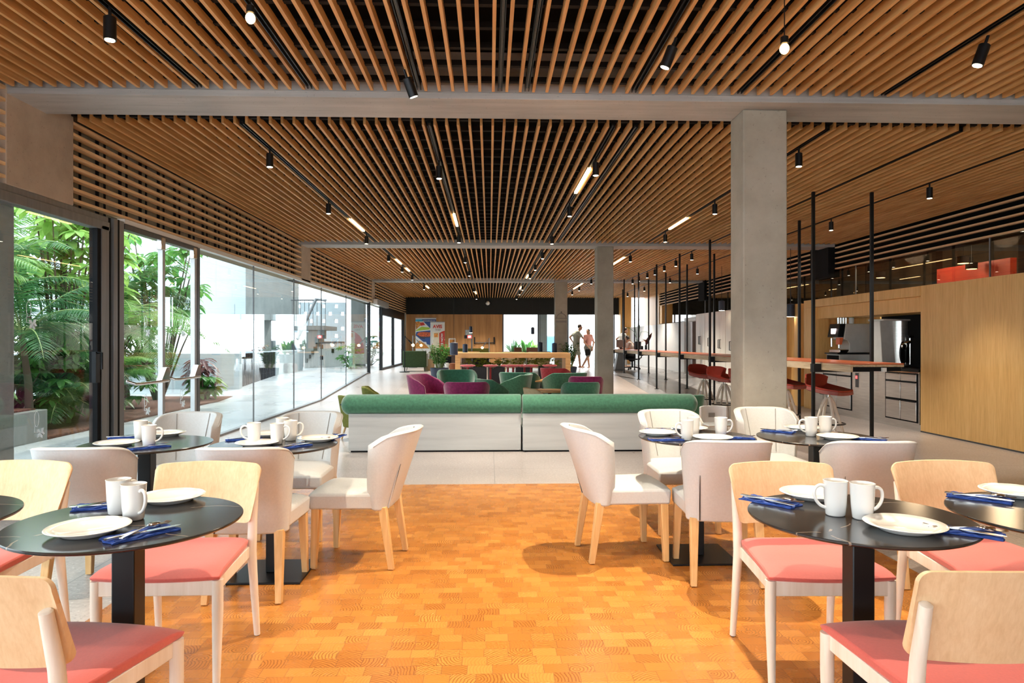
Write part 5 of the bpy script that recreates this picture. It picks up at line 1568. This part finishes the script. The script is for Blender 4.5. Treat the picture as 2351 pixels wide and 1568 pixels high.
def person(lab, p, rz, J, sc_=1.0, skin=None, shirt=None, legs_m=None, hair='short', shorts=True, extra=None):
    """J: joint positions, person faces local -y; one remeshed body, clothing and hair as children"""
    t = thing('person', lab, 'person', p, rz)
    t.scale = (sc_, sc_, sc_)
    mb = MB()
    pel, ch, nk_, hd = [Vector(J[k]) for k in ('pelvis', 'chest', 'neck', 'head')]
    fwd = Vector(J.get('face', (0, -1, 0))).normalized()
    def torso(mb, g):
        cap(mb, pel + Vector((0, 0, -0.02)), pel.lerp(ch, 0.4), 0.135 + g, 0.120 + g, 16)
        cap(mb, pel.lerp(ch, 0.4), ch, 0.120 + g, 0.135 + g, 16)
        cap(mb, Vector(J['ls']), Vector(J['rs']), 0.062 + g, 0.062 + g)
        cap(mb, ch + Vector((0.04, 0, -.02)), ch.lerp(nk_, 0.6), 0.12 + g, 0.07 + g)
        cap(mb, ch + Vector((-0.04, 0, -.02)), ch.lerp(nk_, 0.6), 0.12 + g, 0.07 + g)
    torso(mb, 0)
    cap(mb, nk_ - Vector((0, 0, .05)), hd, 0.055, 0.05)
    mb.ball(tuple(hd + Vector((0, 0, 0.05))), (0.076, 0.09, 0.11), 16)
    mb.ball(tuple(hd + fwd * 0.035 + Vector((0, 0, -0.02))), (0.052, 0.055, 0.055), 12)
    mb.ball(tuple(hd + fwd * 0.095 + Vector((0, 0, 0.03))), (0.014, 0.018, 0.02), 8)      # nose
    side = fwd.cross(Vector((0, 0, 1)))
    for s in (-1, 1): mb.ball(tuple(hd + side * 0.077 * s + Vector((0, 0, 0.035))), (0.012, 0.018, 0.03), 8)
    for s in ('l', 'r'):
        cap(mb, J[s + 's'], J[s + 'e'], 0.047, 0.038); cap(mb, J[s + 'e'], J[s + 'w'], 0.038, 0.026)
        cap(mb, J[s + 'h'], J[s + 'k'], 0.085, 0.055); cap(mb, J[s + 'k'], J[s + 'a'], 0.056, 0.036)
        a = Vector(J[s + 'a'])
        f = Vector(J.get(s + 'toe', (a.x + fwd.x * 0.16, a.y + fwd.y * 0.16, a.z - 0.05)))
        cap(mb, a - fwd * 0.04 + Vector((0, 0, -0.045)), f, 0.035, 0.028)
        # palm, five fingers
        w = Vector(J[s + 'w']); e = Vector(J[s + 'e'])
        d = (w - e).normalized(); q = d.cross(Vector((0, 0, 1)))
        q = q.normalized() if q.length > 0.2 else Vector((0, 1, 0))
        cap(mb, w, w + d * 0.07, 0.028, 0.034)
        for i, (off, ln) in enumerate(((-0.030, 0.06), (-0.010, 0.075), (0.010, 0.07), (0.030, 0.055))):
            b0 = w + d * 0.08 + q * off
            cap(mb, b0, b0 + d * ln * .5 + q * off * .2, 0.0095, 0.009, 6)
            cap(mb, b0 + d * ln * .5 + q * off * .2, b0 + d * ln + Vector((0, 0, -0.01)), 0.009, 0.008, 6)
        cap(mb, w + d * 0.03 - q * 0.028, w + d * 0.075 - q * 0.058, 0.011, 0.009, 6)
    mb.build('body', skin or M['skin'], t, remesh=0.011)
    # shirt
    sh = MB(); torso(sh, 0.014)
    for s in ('l', 'r'):
        a, b = Vector(J[s + 's']), Vector(J[s + 'e'])
        cap(sh, a, a.lerp(b, 0.62), 0.062, 0.056)
    sh.build('shirt', shirt, t, remesh=0.014)
    tr = MB()
    cap(tr, pel + Vector((0, 0, 0.04)), pel + Vector((0, 0, -0.08)), 0.146, 0.150, 16)
    for s in ('l', 'r'):
        a, b, c = Vector(J[s + 'h']), Vector(J[s + 'k']), Vector(J[s + 'a'])
        if shorts: cap(tr, a, a.lerp(b, 0.85), 0.102, 0.085)
        else: cap(tr, a, b, 0.102, 0.075); cap(tr, b, c, 0.075, 0.055)
    tr.build('shorts' if shorts else 'trousers', legs_m, t, remesh=0.014)
    hr = MB()
    c = hd + Vector((0, 0, 0.075)) - fwd * 0.015
    hr.ball(tuple(c), (0.083, 0.092, 0.095), 16)
    if hair == 'long': hr.ball(tuple(hd - fwd * 0.075 + Vector((0, 0, 0.0))), (0.065, 0.05, 0.12), 12)
    hr.build('hair', M['hair'], t, smooth=60)
    for s in (-1, 1):
        e = MB(); e.ball(tuple(hd + fwd * 0.082 + side * 0.03 * s + Vector((0, 0, 0.05))), 0.009, 8); e.build('eye', M['black'], t)
    m_ = MB(); m_.tube([tuple(hd + fwd * 0.088 - side * 0.022 + Vector((0, 0, -.018))), tuple(hd + fwd * 0.092 + Vector((0, 0, -.020))), tuple(hd + fwd * 0.088 + side * 0.022 + Vector((0, 0, -.018)))], 0.0045, 6)
    m_.build('mouth', plain('lip', (0.40, 0.13, 0.10), 0.5), t)
    if extra: extra(t, J)
    return t

def bagx(t, J):
    w = Vector(J['lw'])
    MB().prism([(w.x - 0.11, w.z - 0.36), (w.x + 0.11, w.z - 0.36), (w.x + 0.09, w.z - 0.12), (w.x - 0.09, w.z - 0.12)], 'y', w.y - 0.04, w.y + 0.04).build('bag', M['blackmatt'], t, bevel=0.02)
    MB().tube([(w.x - 0.06, w.y, w.z - 0.13), (w.x - 0.02, w.y, w.z - 0.02), (w.x + 0.02, w.y, w.z - 0.02), (w.x + 0.06, w.y, w.z - 0.13)], 0.006, 6).build('bag_handle', M['blackmatt'], t)
p = cz(1325, 26.2)
Jm = dict(pelvis=(-0.03, 0, 0.93), chest=(-0.01, -0.02, 1.28), neck=(0.06, -0.02, 1.46), head=(0.11, -0.02, 1.54), face=(1, -0.15, 0),
          ls=(0.02, -0.19, 1.38), rs=(-0.01, 0.17, 1.40), le=(0.20, -0.26, 1.15), lw=(0.38, -0.20, 1.00), re=(-0.26, 0.22, 1.20), rw=(-0.12, 0.24, 0.98),
          lh=(-0.02, -0.10, 0.90), rh=(-0.04, 0.10, 0.90), lk=(0.06, -0.10, 0.50), rk=(-0.06, 0.10, 0.50), la=(0.10, -0.10, 0.09), ra=(-0.20, 0.10, 0.09))
person('person in a loose shirt and shorts leaning in, hand out, standing in the backlit doorway', p, 0, Jm, 0.99, None, plain('grey_green_shirt', (0.32, 0.34, 0.28), 0.8), plain('khaki_shorts', (0.30, 0.31, 0.25), 0.8))
p = cz(1349, 26.0)
Jw = dict(pelvis=(0.02, 0, 0.88), chest=(0.03, 0, 1.20), neck=(0.03, 0, 1.37), head=(0.02, 0, 1.45), face=(-0.5, -0.9, 0),
          ls=(-0.11, -0.07, 1.32), rs=(0.15, 0.05, 1.32), le=(-0.16, -0.12, 1.06), lw=(-0.02, -0.2, 0.90), re=(0.26, 0.02, 1.06), rw=(0.20, -0.06, 0.84),
          lh=(-0.06, 0, 0.85), rh=(0.10, 0, 0.85), lk=(0.0, -0.08, 0.48), rk=(0.02, 0.02, 0.47), la=(-0.20, 0.05, 0.09), ra=(0.06, -0.02, 0.09))
person('person in a pink top and grey shorts walking with legs crossed in the backlit doorway', p, 0, Jw, 0.93, None, plain('pink_top', (0.62, 0.30, 0.26), 0.8), plain('grey_shorts', (0.24, 0.23, 0.20), 0.8), 'long', True, bagx)

# reception desk worker at the far end of the bar
p = cz(1444, 24.6)
def headset(t, J):
    h = Vector(J['head'])
    MB().tube([(h.x, h.y + 0.085 * cos(a), h.z + 0.055 + 0.115 * sin(a)) for a in [pi * k / 12 for k in range(13)]], 0.008, 6).ball((h.x, h.y - .085, h.z + .04), 0.03, 10).ball((h.x, h.y + .085, h.z + .04), 0.03, 10).build('headset', M['black'], t)
Js = dict(pelvis=(0.10, 0, 0.52), chest=(0.04, 0, 0.86), neck=(-0.02, 0, 1.03), head=(-0.07, 0, 1.09), face=(-1, 0, -0.35),
          ls=(0.0, -0.18, 0.97), rs=(0.0, 0.18, 0.97), le=(-0.06, -0.24, 0.74), lw=(-0.26, -0.16, 0.80), re=(-0.06, 0.24, 0.74), rw=(-0.26, 0.14, 0.80),
          lh=(0.08, -0.10, 0.50), rh=(0.08, 0.10, 0.50), lk=(-0.36, -0.11, 0.50), rk=(-0.36, 0.11, 0.50), la=(-0.36, -0.11, 0.09), ra=(-0.30, 0.11, 0.09))
person('seated person with a headset and pale shirt bent over the far end of the bar', p, 0, Js, 0.98, None, plain('pale_shirt', (0.62, 0.56, 0.52), 0.8), M['blackmatt'], 'short', False, headset)
t = thing('office_chair', 'black office chair on castors under the seated person', 'chair', (p.x + 0.12, p.y, RZ), 0)
MB().box(-0.22, 0.24, -0.23, 0.23, 0.36, 0.40).build('seat', M['blackmatt'], t, bevel=0.02)
MB().box(0.30, 0.35, -0.22, 0.22, 0.50, 0.86).tube([(0.22, 0, 0.38), (0.33, 0, 0.44), (0.34, 0, 0.6)], 0.02, 8).build('backrest', M['blackmatt'], t, bevel=0.02)
MB().tube([(0, 0, 0.08), (0, 0, 0.37)], 0.03, 10).build('column', M['black'], t)
for k in range(5):
    a = 2 * pi * k / 5 + .3
    l = MB().tube([(0, 0, 0.11), (0.30 * cos(a), 0.30 * sin(a), 0.075)], 0.018, 8).build('leg', M['black'], t)
    MB().lathe([(0.032, -0.02), (0.035, 0), (0.032, 0.02)], 12, (0, 0, 0), Matrix.Translation((0.30 * cos(a), 0.30 * sin(a), 0.036)) @ Matrix.Rotation(R(90), 4, 'X')).build('castor', M['black'], l)
p2 = cz(1431, 27.4)
Jb = dict(Jm); 
person('person with pale cap standing in the glare beyond the seated worker', p2, 0, Jb, 0.93, None, M['white_paint'], plain('grey_trousers', (0.25, 0.25, 0.25), 0.8), 'short', False)
q = ad(1426, 800, 24.3)
t = thing('monitor', 'grey computer screen seen from behind on the end of the bar', 'monitor', (q.x, q.y, CTZ), 0.4)
MB().box(-0.20, 0.20, -0.015, 0.015, 0.06, 0.33).build('screen', plain('screen_grey', (0.25, 0.25, 0.24), 0.5), t, bevel=0.006)
MB().box(-0.03, 0.03, -0.01, 0.03, 0.0, 0.15).box(-0.1, 0.1, -0.06, 0.08, 0.0, 0.012).build('stand', M['black'], t)
t = thing('desk_pedestal', 'grey slanted cabinet under the far end of the bar', 'cabinet', cz(1420, 24.0), 0)
MB().prism([(-0.15, 0.05), (0.15, 0.05), (0.22, 0.62), (-0.05, 0.62)], 'y', -0.2, 0.2).box(-0.16, 0.16, -.2, .2, 0, 0.05).build('body', M['alu'], t, bevel=0.01)
q = ad(1464, 800, 23.4)
t = thing('leaf_vase', 'tall black vase with upright snake plant leaves on the bar', 'vase', (q.x, q.y, CTZ), 0)
MB().lathe([(0.09, 0), (0.11, 0.02), (0.12, 0.26), (0.10, 0.27)], 18).build('pot', M['black'], t)
mb = MB()
for k in range(11):
    a = rnd.uniform(0, 2 * pi); L = rnd.uniform(0.6, 1.05); s = rnd.uniform(0.02, 0.16)
    b = Vector((cos(a) * 0.05, sin(a) * 0.05, 0.2))
    pts = [b + Vector((cos(a) * s * j / 5 * (j / 5), sin(a) * s * (j / 5) ** 2, L * j / 5)) for j in range(6)]
    mb.tube(pts, [0.014, 0.024, 0.024, 0.02, 0.013, 0.002], 6, flat=0.3)
for sg in (-1, 1):
    mb.tube([(0, 0, 0.25), (sg * 0.12, 0, 0.60), (sg * 0.30, 0, 0.74 if sg < 0 else .6), (sg * 0.46, 0, 0.76 if sg < 0 else .5)], [0.008, 0.008, 0.008, 0.003], 6)
mb.build('leaves', M['leaf'], t)
q = ad(1483, 800, 22.6)
t = thing('flower_vase', 'small dark vase with a red banana flower leaning on the bar', 'vase', (q.x, q.y, CTZ), 0)
MB().lathe([(0.03, 0), (0.04, 0.01), (0.035, 0.14), (0.025, 0.15)], 14).build('pot', M['black'], t)
MB().tube([(0, 0, 0.12), (0.03, 0, 0.26), (0.14, 0, 0.44), (0.20, 0, 0.56)], [0.012, 0.06, 0.045, 0.004], 10).build('flower', M['leaf_red'], t)
mb = MB(); leaf_cluster(mb, (-0.05, 0, 0.28), 12, 0.16, 0.03, 1.2); mb.build('petals', orange, t)

# ------------------------------------------------------------------ outside on the left: garden, walls, stair, fences
BX = -6.08
mb = MB(); mb.box(-13.5, BX, 9.6, 16.9, -0.01, 0.05)
o = mb.build('soil_bed', M['soil'], bevel=0.02); tag(o, 'reddish brown soil bed along the outdoor path', 'soil', None, 'structure')
t = thing('planter_wall', 'low grey concrete planter box outside the framed pane', 'planter', (0, 0, 0), 0)
MB().box(-12.0, BX, 6.2, 9.6, -0.02, 0.42).build('planter_body', M['conc_dark'], t, bevel=0.01)
MB().box(-11.9, BX - 0.1, 6.3, 9.5, 0.40, 0.44).build('soil', M['soil'], t)

def frond(lf, st, base, az, L, lift, droop, W, n=34, rr=rnd):
    """feather palm leaf; base point, azimuth, length, initial angle, droop"""
    pts = []
    p = Vector(base); e = lift
    d = L / 12
    for k in range(13):
        pts.append(p.copy())
        p = p + Vector((cos(az) * cos(e), sin(az) * cos(e), sin(e))) * d
        e -= droop / 12
    st.tube(pts, [0.016 * (1 - k / 14) for k in range(13)], 5)
    side = Vector((-sin(az), cos(az), 0))
    for i in range(n):
        s = 0.12 + 0.87 * i / n
        k = min(11, int(s * 12)); f = s * 12 - k
        q = pts[k].lerp(pts[k + 1], f)
        t = (pts[k + 1] - pts[k]).normalized()
        nr = side.cross(t)
        ll = W * (sin(pi * min(1, s * 0.88 + 0.12)) ** 0.6) * rr.uniform(0.85, 1.1)
        for sg in (-1, 1):
            dd = (side * sg * 0.86 + t * 0.55 + nr * 0.22 * rr.uniform(0.2, 1.4)).normalized()
            m = q + dd * ll * 0.5
            e2 = q + dd * ll + Vector((0, 0, -ll * 0.22))
            w = t * 0.0085 * (1 + W)
            lf.add([q - w * .4, q + w * .4, m + w, e2, m - w], [(0, 1, 2, 4), (4, 2, 3)])

def palm(lab, p, h, nf, L, m='palm', seed=0, stems=1, name='palm_tree', spread=0.0, W=0.42):
    rr = random.Random(seed)
    t = thing(name, lab, 'palm', p, 0, None)
    lf, st, tr = MB(), MB(), MB()
    for s in range(stems):
        off = Vector((rr.uniform(-1, 1) * spread, rr.uniform(-1, 1) * spread, 0))
        hh = h * rr.uniform(0.75, 1.0)
        top = off * 1.3 + Vector((rr.uniform(-.2, .2), rr.uniform(-.2, .2), hh))
        tr.tube([off, off.lerp(top, 0.5) + Vector((0.04, 0, 0)), top], [0.06 if stems == 1 else 0.035, 0.05 if stems == 1 else 0.03, 0.035], 10)
        k0 = nf // stems
        for k in range(k0):
            az = 2 * pi * k / k0 + rr.uniform(-.3, .3)
            frond(lf, st, top + Vector((0, 0, rr.uniform(-0.15, 0.05))), az, L * rr.uniform(0.75, 1.1), rr.uniform(0.45, 1.35), rr.uniform(1.1, 2.1), W, 46, rr)
    tr.build('trunk', M['trunk'] if stems == 1 else M['stem'], t)
    st.build('frond_stalks', M['stem'], t)
    lf.build('fronds', M[m], t, smooth=0)
    return t
palm('tall areca palm clump filling the corner by the concrete pier', (-7.0, 8.4, 0.43), 1.9, 24, 1.9, 'palm', 1, 3, spread=.3)
palm('dark green palm leaning behind the framed pane, middle of the garden', (-7.5, 10.6, 0.05), 2.3, 16, 2.2, 'palm_dark', 2)
palm('bright green palm fanned over the glass door', (-6.9, 13.2, 0.05), 1.6, 22, 2.1, 'palm', 3, 2, spread=.2)
palm('dark palm behind the glass door near the planting edge', (-7.6, 14.6, 0.05), 2.2, 16, 2.0, 'palm_dark', 4)
palm('tall pale palm at the back of the garden', (-9.6, 12.6, 0.05), 3.0, 18, 2.3, 'palm', 5)
palm('back row dark palm behind the planter box', (-9.4, 10.2, 0.05), 2.9, 18, 2.4, 'palm_dark', 6)
palm('low feathery palm just inside the soil bed', (-6.8, 11.2, 0.05), 0.5, 20, 1.15, 'palm_dark', 7, 2, spread=.2, W=.3)
palm('low arching palm in front of the palms by the thick mullion', (-6.75, 12.2, 0.05), 0.8, 16, 1.3, 'palm', 8, 1, W=.32)
palm('second back row palm at the garden corner', (-11.2, 14.5, 0.05), 3.2, 18, 2.4, 'palm', 9)
palm('wispy palm with arching green stalks beside the pier', (-7.9, 7.6, 0.43), 0.9, 22, 1.8, 'palm', 10, 3, spread=.3, W=.3)

palm('drooping palm close to the framed pane, dark leaflets', (-6.55, 9.95, 0.05), 1.5, 16, 1.7, 'palm_dark', 61, 1, W=.4)
palm('fan of low palm leaves over the planter box corner', (-6.75, 8.0, 0.43), 0.55, 22, 1.3, 'palm', 62, 2, spread=.2, W=.3)
palm('dense low palm behind the soil in front of the trunks', (-7.3, 12.4, 0.05), 0.9, 24, 1.5, 'palm_dark', 63, 2, spread=.3, W=.4)
def broadleaf(mb, c, n, L, W, rr):
    """whorl of long oval drooping leaves"""
    for k in range(n):
        a = 2 * pi * k / n + rr.uniform(-.2, .2)
        e = rr.uniform(-0.15, 0.45)
        d = Vector((cos(a) * cos(e), sin(a) * cos(e), sin(e)))
        s = Vector((-sin(a), cos(a), 0))
        ps = [(0.12, 0.15), (0.35, 0.85), (0.6, 1.0), (0.85, 0.65), (1.0, 0.04)]
        vs = []
        for (u, w) in ps:
            q = Vector(c) + d * L * u + Vector((0, 0, -L * 0.55 * u * u))
            vs += [q + s * W * w + Vector((0, 0, W * w * .25)), q, q - s * W * w + Vector((0, 0, W * w * .25))]
        fs = []
        for i in range(4):
            b = i * 3
            fs += [(b, b + 3, b + 4, b + 1), (b + 1, b + 4, b + 5, b + 2)]
        mb.add(vs, fs)
def shrub(lab, p, h, r, nw, m, seed, L=0.30, W=0.055, name='schefflera_shrub', cat='shrub', low=0.35):
    rr = random.Random(seed)
    t = thing(name, lab, cat, p, 0)
    lf, st = MB(), MB()
    for k in range(nw):
        a = rr.uniform(0, 2 * pi); q = sqrt(rr.random()) * r
        z = h * rr.uniform(low, 1.0)
        tip = Vector((cos(a) * q, sin(a) * q, z))
        if k % 3 == 0: st.tube([(cos(a) * q * .1, sin(a) * q * .1, 0), (tip.x * .6, tip.y * .6, z * .6), tip], [0.025, 0.018, 0.008], 6)
        broadleaf(lf, tip, rr.choice((7, 8, 9)), L * rr.uniform(.7, 1.15), W * rr.uniform(.8, 1.2), rr)
    st.build('branches', M['trunk'], t)
    lf.build('foliage', M[m], t, smooth=0)
    return t
shrub('lime green umbrella plant high behind the framed pane', (-7.3, 11.9, 0.05), 3.9, 1.1, 90, 'leaf_lime', 21, 0.36, 0.07, low=.55)
shrub('green umbrella plant rising beside the glass double door', (-7.4, 15.5, 0.05), 3.8, 1.0, 80, 'leaf', 22, 0.36, 0.07, low=.45)
shrub('lime umbrella plant at the back between the palms', (-10.2, 11.0, 0.05), 4.4, 1.4, 90, 'leaf_lime', 23, 0.4, 0.08, low=.5)
shrub('mid green umbrella plant against the light, upper left garden', (-9.8, 8.0, 0.43), 4.2, 1.5, 90, 'leaf', 24, 0.4, 0.08, low=.4)
shrub('dark low shrub filling the planter box', (-6.9, 8.8, 0.43), 0.75, 0.6, 60, 'leaf', 25, 0.17, 0.04, low=.1)
shrub('small light green shrub at the pier end of the planter', (-6.6, 7.6, 0.43), 0.62, 0.35, 40, 'leaf_lime', 26, 0.12, 0.04, low=.1)
shrub('dark undergrowth behind the soil edge', (-7.5, 10.9, 0.05), 1.6, 1.0, 150, 'leaf', 27, 0.22, 0.045, low=.1)
shrub('dark undergrowth in front of the glass door', (-7.5, 13.4, 0.05), 1.7, 0.95, 150, 'leaf', 28, 0.24, 0.045, low=.1)
shrub('purple and green cordyline low beside the glass wall end of the bed', (-6.6, 15.9, 0.05), 0.95, 0.22, 16, 'leaf_red', 29, 0.40, 0.05, 'cordyline', 'plant', low=.4)
shrub('glossy green low plant by the last soil corner', (-6.45, 15.6, 0.05), 0.55, 0.25, 16, 'leaf', 30, 0.30, 0.06, 'low_plant', 'plant', low=.3)
shrub('hedge like dark bush at the very back of the garden', (-12.4, 12.6, 0.05), 3.0, 1.6, 90, 'leaf', 31, 0.35, 0.08, low=.1)
shrub('big leafy bush at the near back of the garden', (-11.5, 8.6, 0.43), 3.4, 1.6, 90, 'leaf', 32, 0.38, 0.08, low=.1)

struct(MB().box(-15.6, -15.3, 5.0, 22.0, 0, 2.0).build('wall_garden', M['conc_out']))
# low wall, slatted gate, tower, stair
mb = MB(); mb.box(-13.5, -6.42, 17.75, 17.95, 0, 1.04)
mb.box(-7.35, -7.05, 17.745, 17.76, 0.42, 0.72)
struct(mb.build('wall_outdoor', M['conc_out'], bevel=0.01))
mb = MB()
y = 17.95
while y < 21.0:
    mb.box(-6.62, -6.52, y, y + 0.05, fz(y), 1.03); y += 0.13
mb.box(-6.60, -6.54, 17.95, 21.0, 0.95, 1.0).box(-6.60, -6.54, 17.95, 21.0, 0.40, 0.45)
tag(mb.build('slatted_gate', M['black']), 'dark vertical slatted gate between the low outdoor walls', 'gate')
mb = MB(); mb.box(-7.6, -6.5, 21.0, 21.25, 0.2, 1.05).box(-6.75, -6.5, 21.2, 24.0, RZ - .1, 1.05)
struct(mb.build('wall_outdoor', M['conc_out'], bevel=0.01))
mb = MB()
a, b = ad(564, 700, 27), ad(669, 700, 27)
mb.box(a.x, b.x, a.y, a.y + 1.0, 2.2, 9.0)
a2, b2 = ad(587, 700, 27), ad(604, 700, 27)
mb.box(a2.x, b2.x, a.y, a.y + 1.0, RZ - .2, 2.2)
struct(mb.build('wall_tower', M['conc_dark']))
a, b = ad(430, 700, 29), ad(566, 700, 29)
mb = MB(); mb.box(a.x - 8, b.x, a.y, a.y + 0.6, 2.3, 9.0)
mb.box(ad(515, 700, 29).x, ad(537, 700, 29).x, a.y - 0.02, a.y, 2.45, 2.95)
struct(mb.build('wall_facade', M['conc_out']))
# stair with landing and railing
zs = 26.5
t = thing('outdoor_stair', 'dark outdoor stair with a steel handrail and a landing', 'stair', (0, 0, 0), 0)
def sp(u, v, z=zs): return ad(u, v, z)
mb = MB()
for k in range(9):
    a = sp(668 + 5 * k + 14, 826 - 9 * k); 
    mb.box(a.x - 0.10, a.x + 0.34, a.y - 0.5, a.y + 0.5, a.z - 0.40, a.z)
mb.build('steps', M['conc_dark'], t)
a, b = sp(668, 750), sp(752, 758)
MB().box(a.x, b.x, a.y - 0.6, a.y + 1.6, b.z - 0.0, b.z + 0.16).build('landing', M['conc_dark'], t)
MB().tube([sp(682, 780), sp(726, 686), sp(749, 690)], 0.06, 8).build('handrail', M['alu'], t)
mb = MB()
for k in range(9):
    u = 671 + 9.5 * k
    mb.tube([sp(u, 690), sp(u, 752)], 0.012, 5)
mb.tube([sp(668, 689), sp(750, 689)], 0.03, 6)
mb.build('railing', M['alu_dark'], t)
# perforated wall behind the stair, squares of light
zs2 = 34
a, b = ad(664, 700, zs2), ad(792, 700, zs2)
mb = MB()
cols, rows = 9, 8
cwid = (b.x - a.x) / cols
z0_, z1_ = RZ, 3.3
ch_ = (z1_ - z0_) / rows
for c in range(cols):
    for r_ in range(rows):
        x0_, zz0 = a.x + c * cwid, z0_ + r_ * ch_
        if (c + r_) % 2 == 0 and r_ > 0:
            m_ = cwid * 0.2
            mb.box(x0_, x0_ + cwid, a.y, a.y + .2, zz0, zz0 + ch_ * .25).box(x0_, x0_ + cwid, a.y, a.y + .2, zz0 + ch_ * .75, zz0 + ch_)
            mb.box(x0_, x0_ + m_, a.y, a.y + .2, zz0 + ch_ * .25, zz0 + ch_ * .75).box(x0_ + cwid - m_, x0_ + cwid, a.y, a.y + .2, zz0 + ch_ * .25, zz0 + ch_ * .75)
        else:
            mb.box(x0_, x0_ + cwid, a.y, a.y + .2, zz0, zz0 + ch_)
struct(mb.build('wall_perforated', M['conc_out'], smooth=0))
# white stick fence with dark little windows
p0, p1 = cz(698, 26.0), cz(790, 28.0)
t = thing('stick_fence', 'white upright stick fence with little dark square windows', 'fence', (p0.x, p0.y, RZ), atan2(p1.y - p0.y, p1.x - p0.x))
Lf = (p1 - p0).length
hf = H - (790 - 784) / F * 26 - RZ
mb = MB(); x = 0.0
while x < Lf:
    w_ = rnd.uniform(0.02, 0.035)
    mb.box(x, x + w_, -0.02, 0.02 + rnd.uniform(0, .02), 0, hf + rnd.uniform(-0.03, 0.03)); x += w_ + rnd.uniform(0.006, 0.02)
mb.build('sticks', M['white_paint'], t, smooth=0)
MB().box(0, Lf, 0.05, 0.08, 0, hf - .05).build('backing', M['conc_out'], t)
MB().box(-0.02, Lf, -0.03, 0.05, hf + 0.02, hf + 0.10).build('top_rail', M['alu'], t)
mb = MB()
for (fx, fz_) in ((0.12, .72), (0.38, .88), (0.38, .42), (0.66, .70)): mb.box(Lf * fx, Lf * fx + 0.14, -0.035, 0, hf * fz_ - .08, hf * fz_ + .08)
mb.build('window_opening', M['blackmatt'], t)
# dark outdoor pillar and pale one close to the sliding doors
mb = MB(); a, b = ad(806, 700, 27), ad(835, 700, 27); mb.box(a.x, b.x, a.y, a.y + .5, RZ, 6)
struct(mb.build('column_outdoor', M['conc_dark']))
# car behind the low wall
a = ad(640, 800, 28.6)
t = thing('parked_car', 'pale car roof and windscreen above the low outdoor wall', 'car', (a.x, a.y, 0), 0)
MB().prism([(-0.95, 0.35), (0.95, 0.35), (0.95, 0.95), (0.80, 1.0), (0.62, 1.45), (-0.62, 1.45), (-0.80, 1.0), (-0.95, 0.95)], 'y', 0, 3.9).build('body', M['carpaint'], t, bevel=0.08)
MB().prism([(-0.74, 1.0), (0.74, 1.0), (0.58, 1.38), (-0.58, 1.38)], 'y', -0.02, 0.0).build('windscreen', M['darkglass'], t)
for s in (-1, 1):
    for y in (0.7, 3.1): MB().lathe([(0.30, -0.1), (0.32, -.08), (0.32, 0.08), (0.30, .1)], 20, (0, 0, 0), Matrix.Translation((s * 0.85, y, 0.32 + 0.0)) @ Matrix.Rotation(R(90), 4, 'Y')).build('wheel', M['rubber'], t)
# red twiggy shrub beyond the gate and greenery by the sliding doors
shrub('reddish twiggy shrub beside the slatted gate', (-7.45, 22.3, 0.3), 1.0, 0.25, 26, 'leaf_red', 41, 0.14, 0.02, 'twiggy_shrub', 'shrub', low=.6)
shrub('green bush outside the far sliding doors', (-5.2, 25.8, RZ), 0.95, 0.45, 50, 'leaf', 42, 0.18, 0.035, 'garden_bush', 'shrub', low=.1)
shrub('green bush outside the last sliding door', (-5.0, 28.8, RZ), 1.25, 0.45, 60, 'leaf', 43, 0.18, 0.035, 'garden_bush', 'shrub', low=.1)

# ------------------------------------------------------------------ beyond the far opening
p = cz(1196, 33.0)
mb = MB(); a, b = ad(1150, 700, 38), ad(1250, 700, 38)
mb.box(a.x - 1, b.x, a.y, a.y + 0.2, RZ, 5.0)
struct(mb.build('wall_far_outdoor', M['white_paint']))
def strap(lab, u, zc, h, n, m, seed, Wd=0.09):
    rr = random.Random(seed)
    p = cz(u, zc); 
    t = thing('strap_plant', lab, 'plant', p, 0)
    MB().lathe([(0.25, 0), (0.3, 0.4), (0.27, 0.4), (0.26, .36), (0.01, .36)], 18).build('pot', M['conc_out'], t)
    mb = MB()
    for k in range(n):
        a = rr.uniform(0, 2 * pi); L = h * rr.uniform(.6, 1.0); sp_ = rr.uniform(0.1, 0.75)
        vs = []
        for j in range(7):
            s = j / 6
            q = Vector((cos(a) * sp_ * L * s, sin(a) * sp_ * L * s, 0.35 + L * (s - 0.35 * sp_ * s * s)))
            w = Wd * sin(pi * min(1, s * .9 + .08)) ** .7
            vs += [q + Vector((-sin(a), cos(a), 0)) * w, q + Vector((0, 0, -w * .3)), q - Vector((-sin(a), cos(a), 0)) * w]
        fs = []
        for j in range(6):
            b_ = j * 3; fs += [(b_, b_ + 3, b_ + 4, b_ + 1), (b_ + 1, b_ + 4, b_ + 5, b_ + 2)]
        mb.add(vs, fs)
    mb.build('foliage', M[m], t)
strap('bluish broad leaved plant outside the far opening near the wood wall', 1178, 33.0, 0.85, 18, 'palm_dark', 51, 0.07)
strap('bright green broad leaved plant outside the far opening', 1206, 32.8, 0.95, 14, 'leaf', 52, 0.10)
strap('light green leaved plant outside the far opening near the grey pillar', 1226, 33.4, 0.85, 12, 'leaf_lime', 53, 0.06)
a = ad(1268, 795, 45)
t = thing('blue_car', 'blue blurred car outside between the pillars', 'car', (a.x, a.y, RZ), 0)
MB().prism([(-1.1, 0.3), (1.1, 0.3), (1.1, 0.9), (0.7, 1.4), (-0.7, 1.4), (-1.1, 0.9)], 'y', 0, 1.8).build('body', plain('car_blue', (0.15, 0.35, 0.60), 0.3), t, bevel=0.1)
for s in (-1, 1): MB().lathe([(0.30, -0.1), (0.30, .1)], 18, (0, 0, 0), Matrix.Translation((s * 0.8, 0.1, 0.30)) @ Matrix.Rotation(R(90), 4, 'X')).build('wheel', M['rubber'], t)
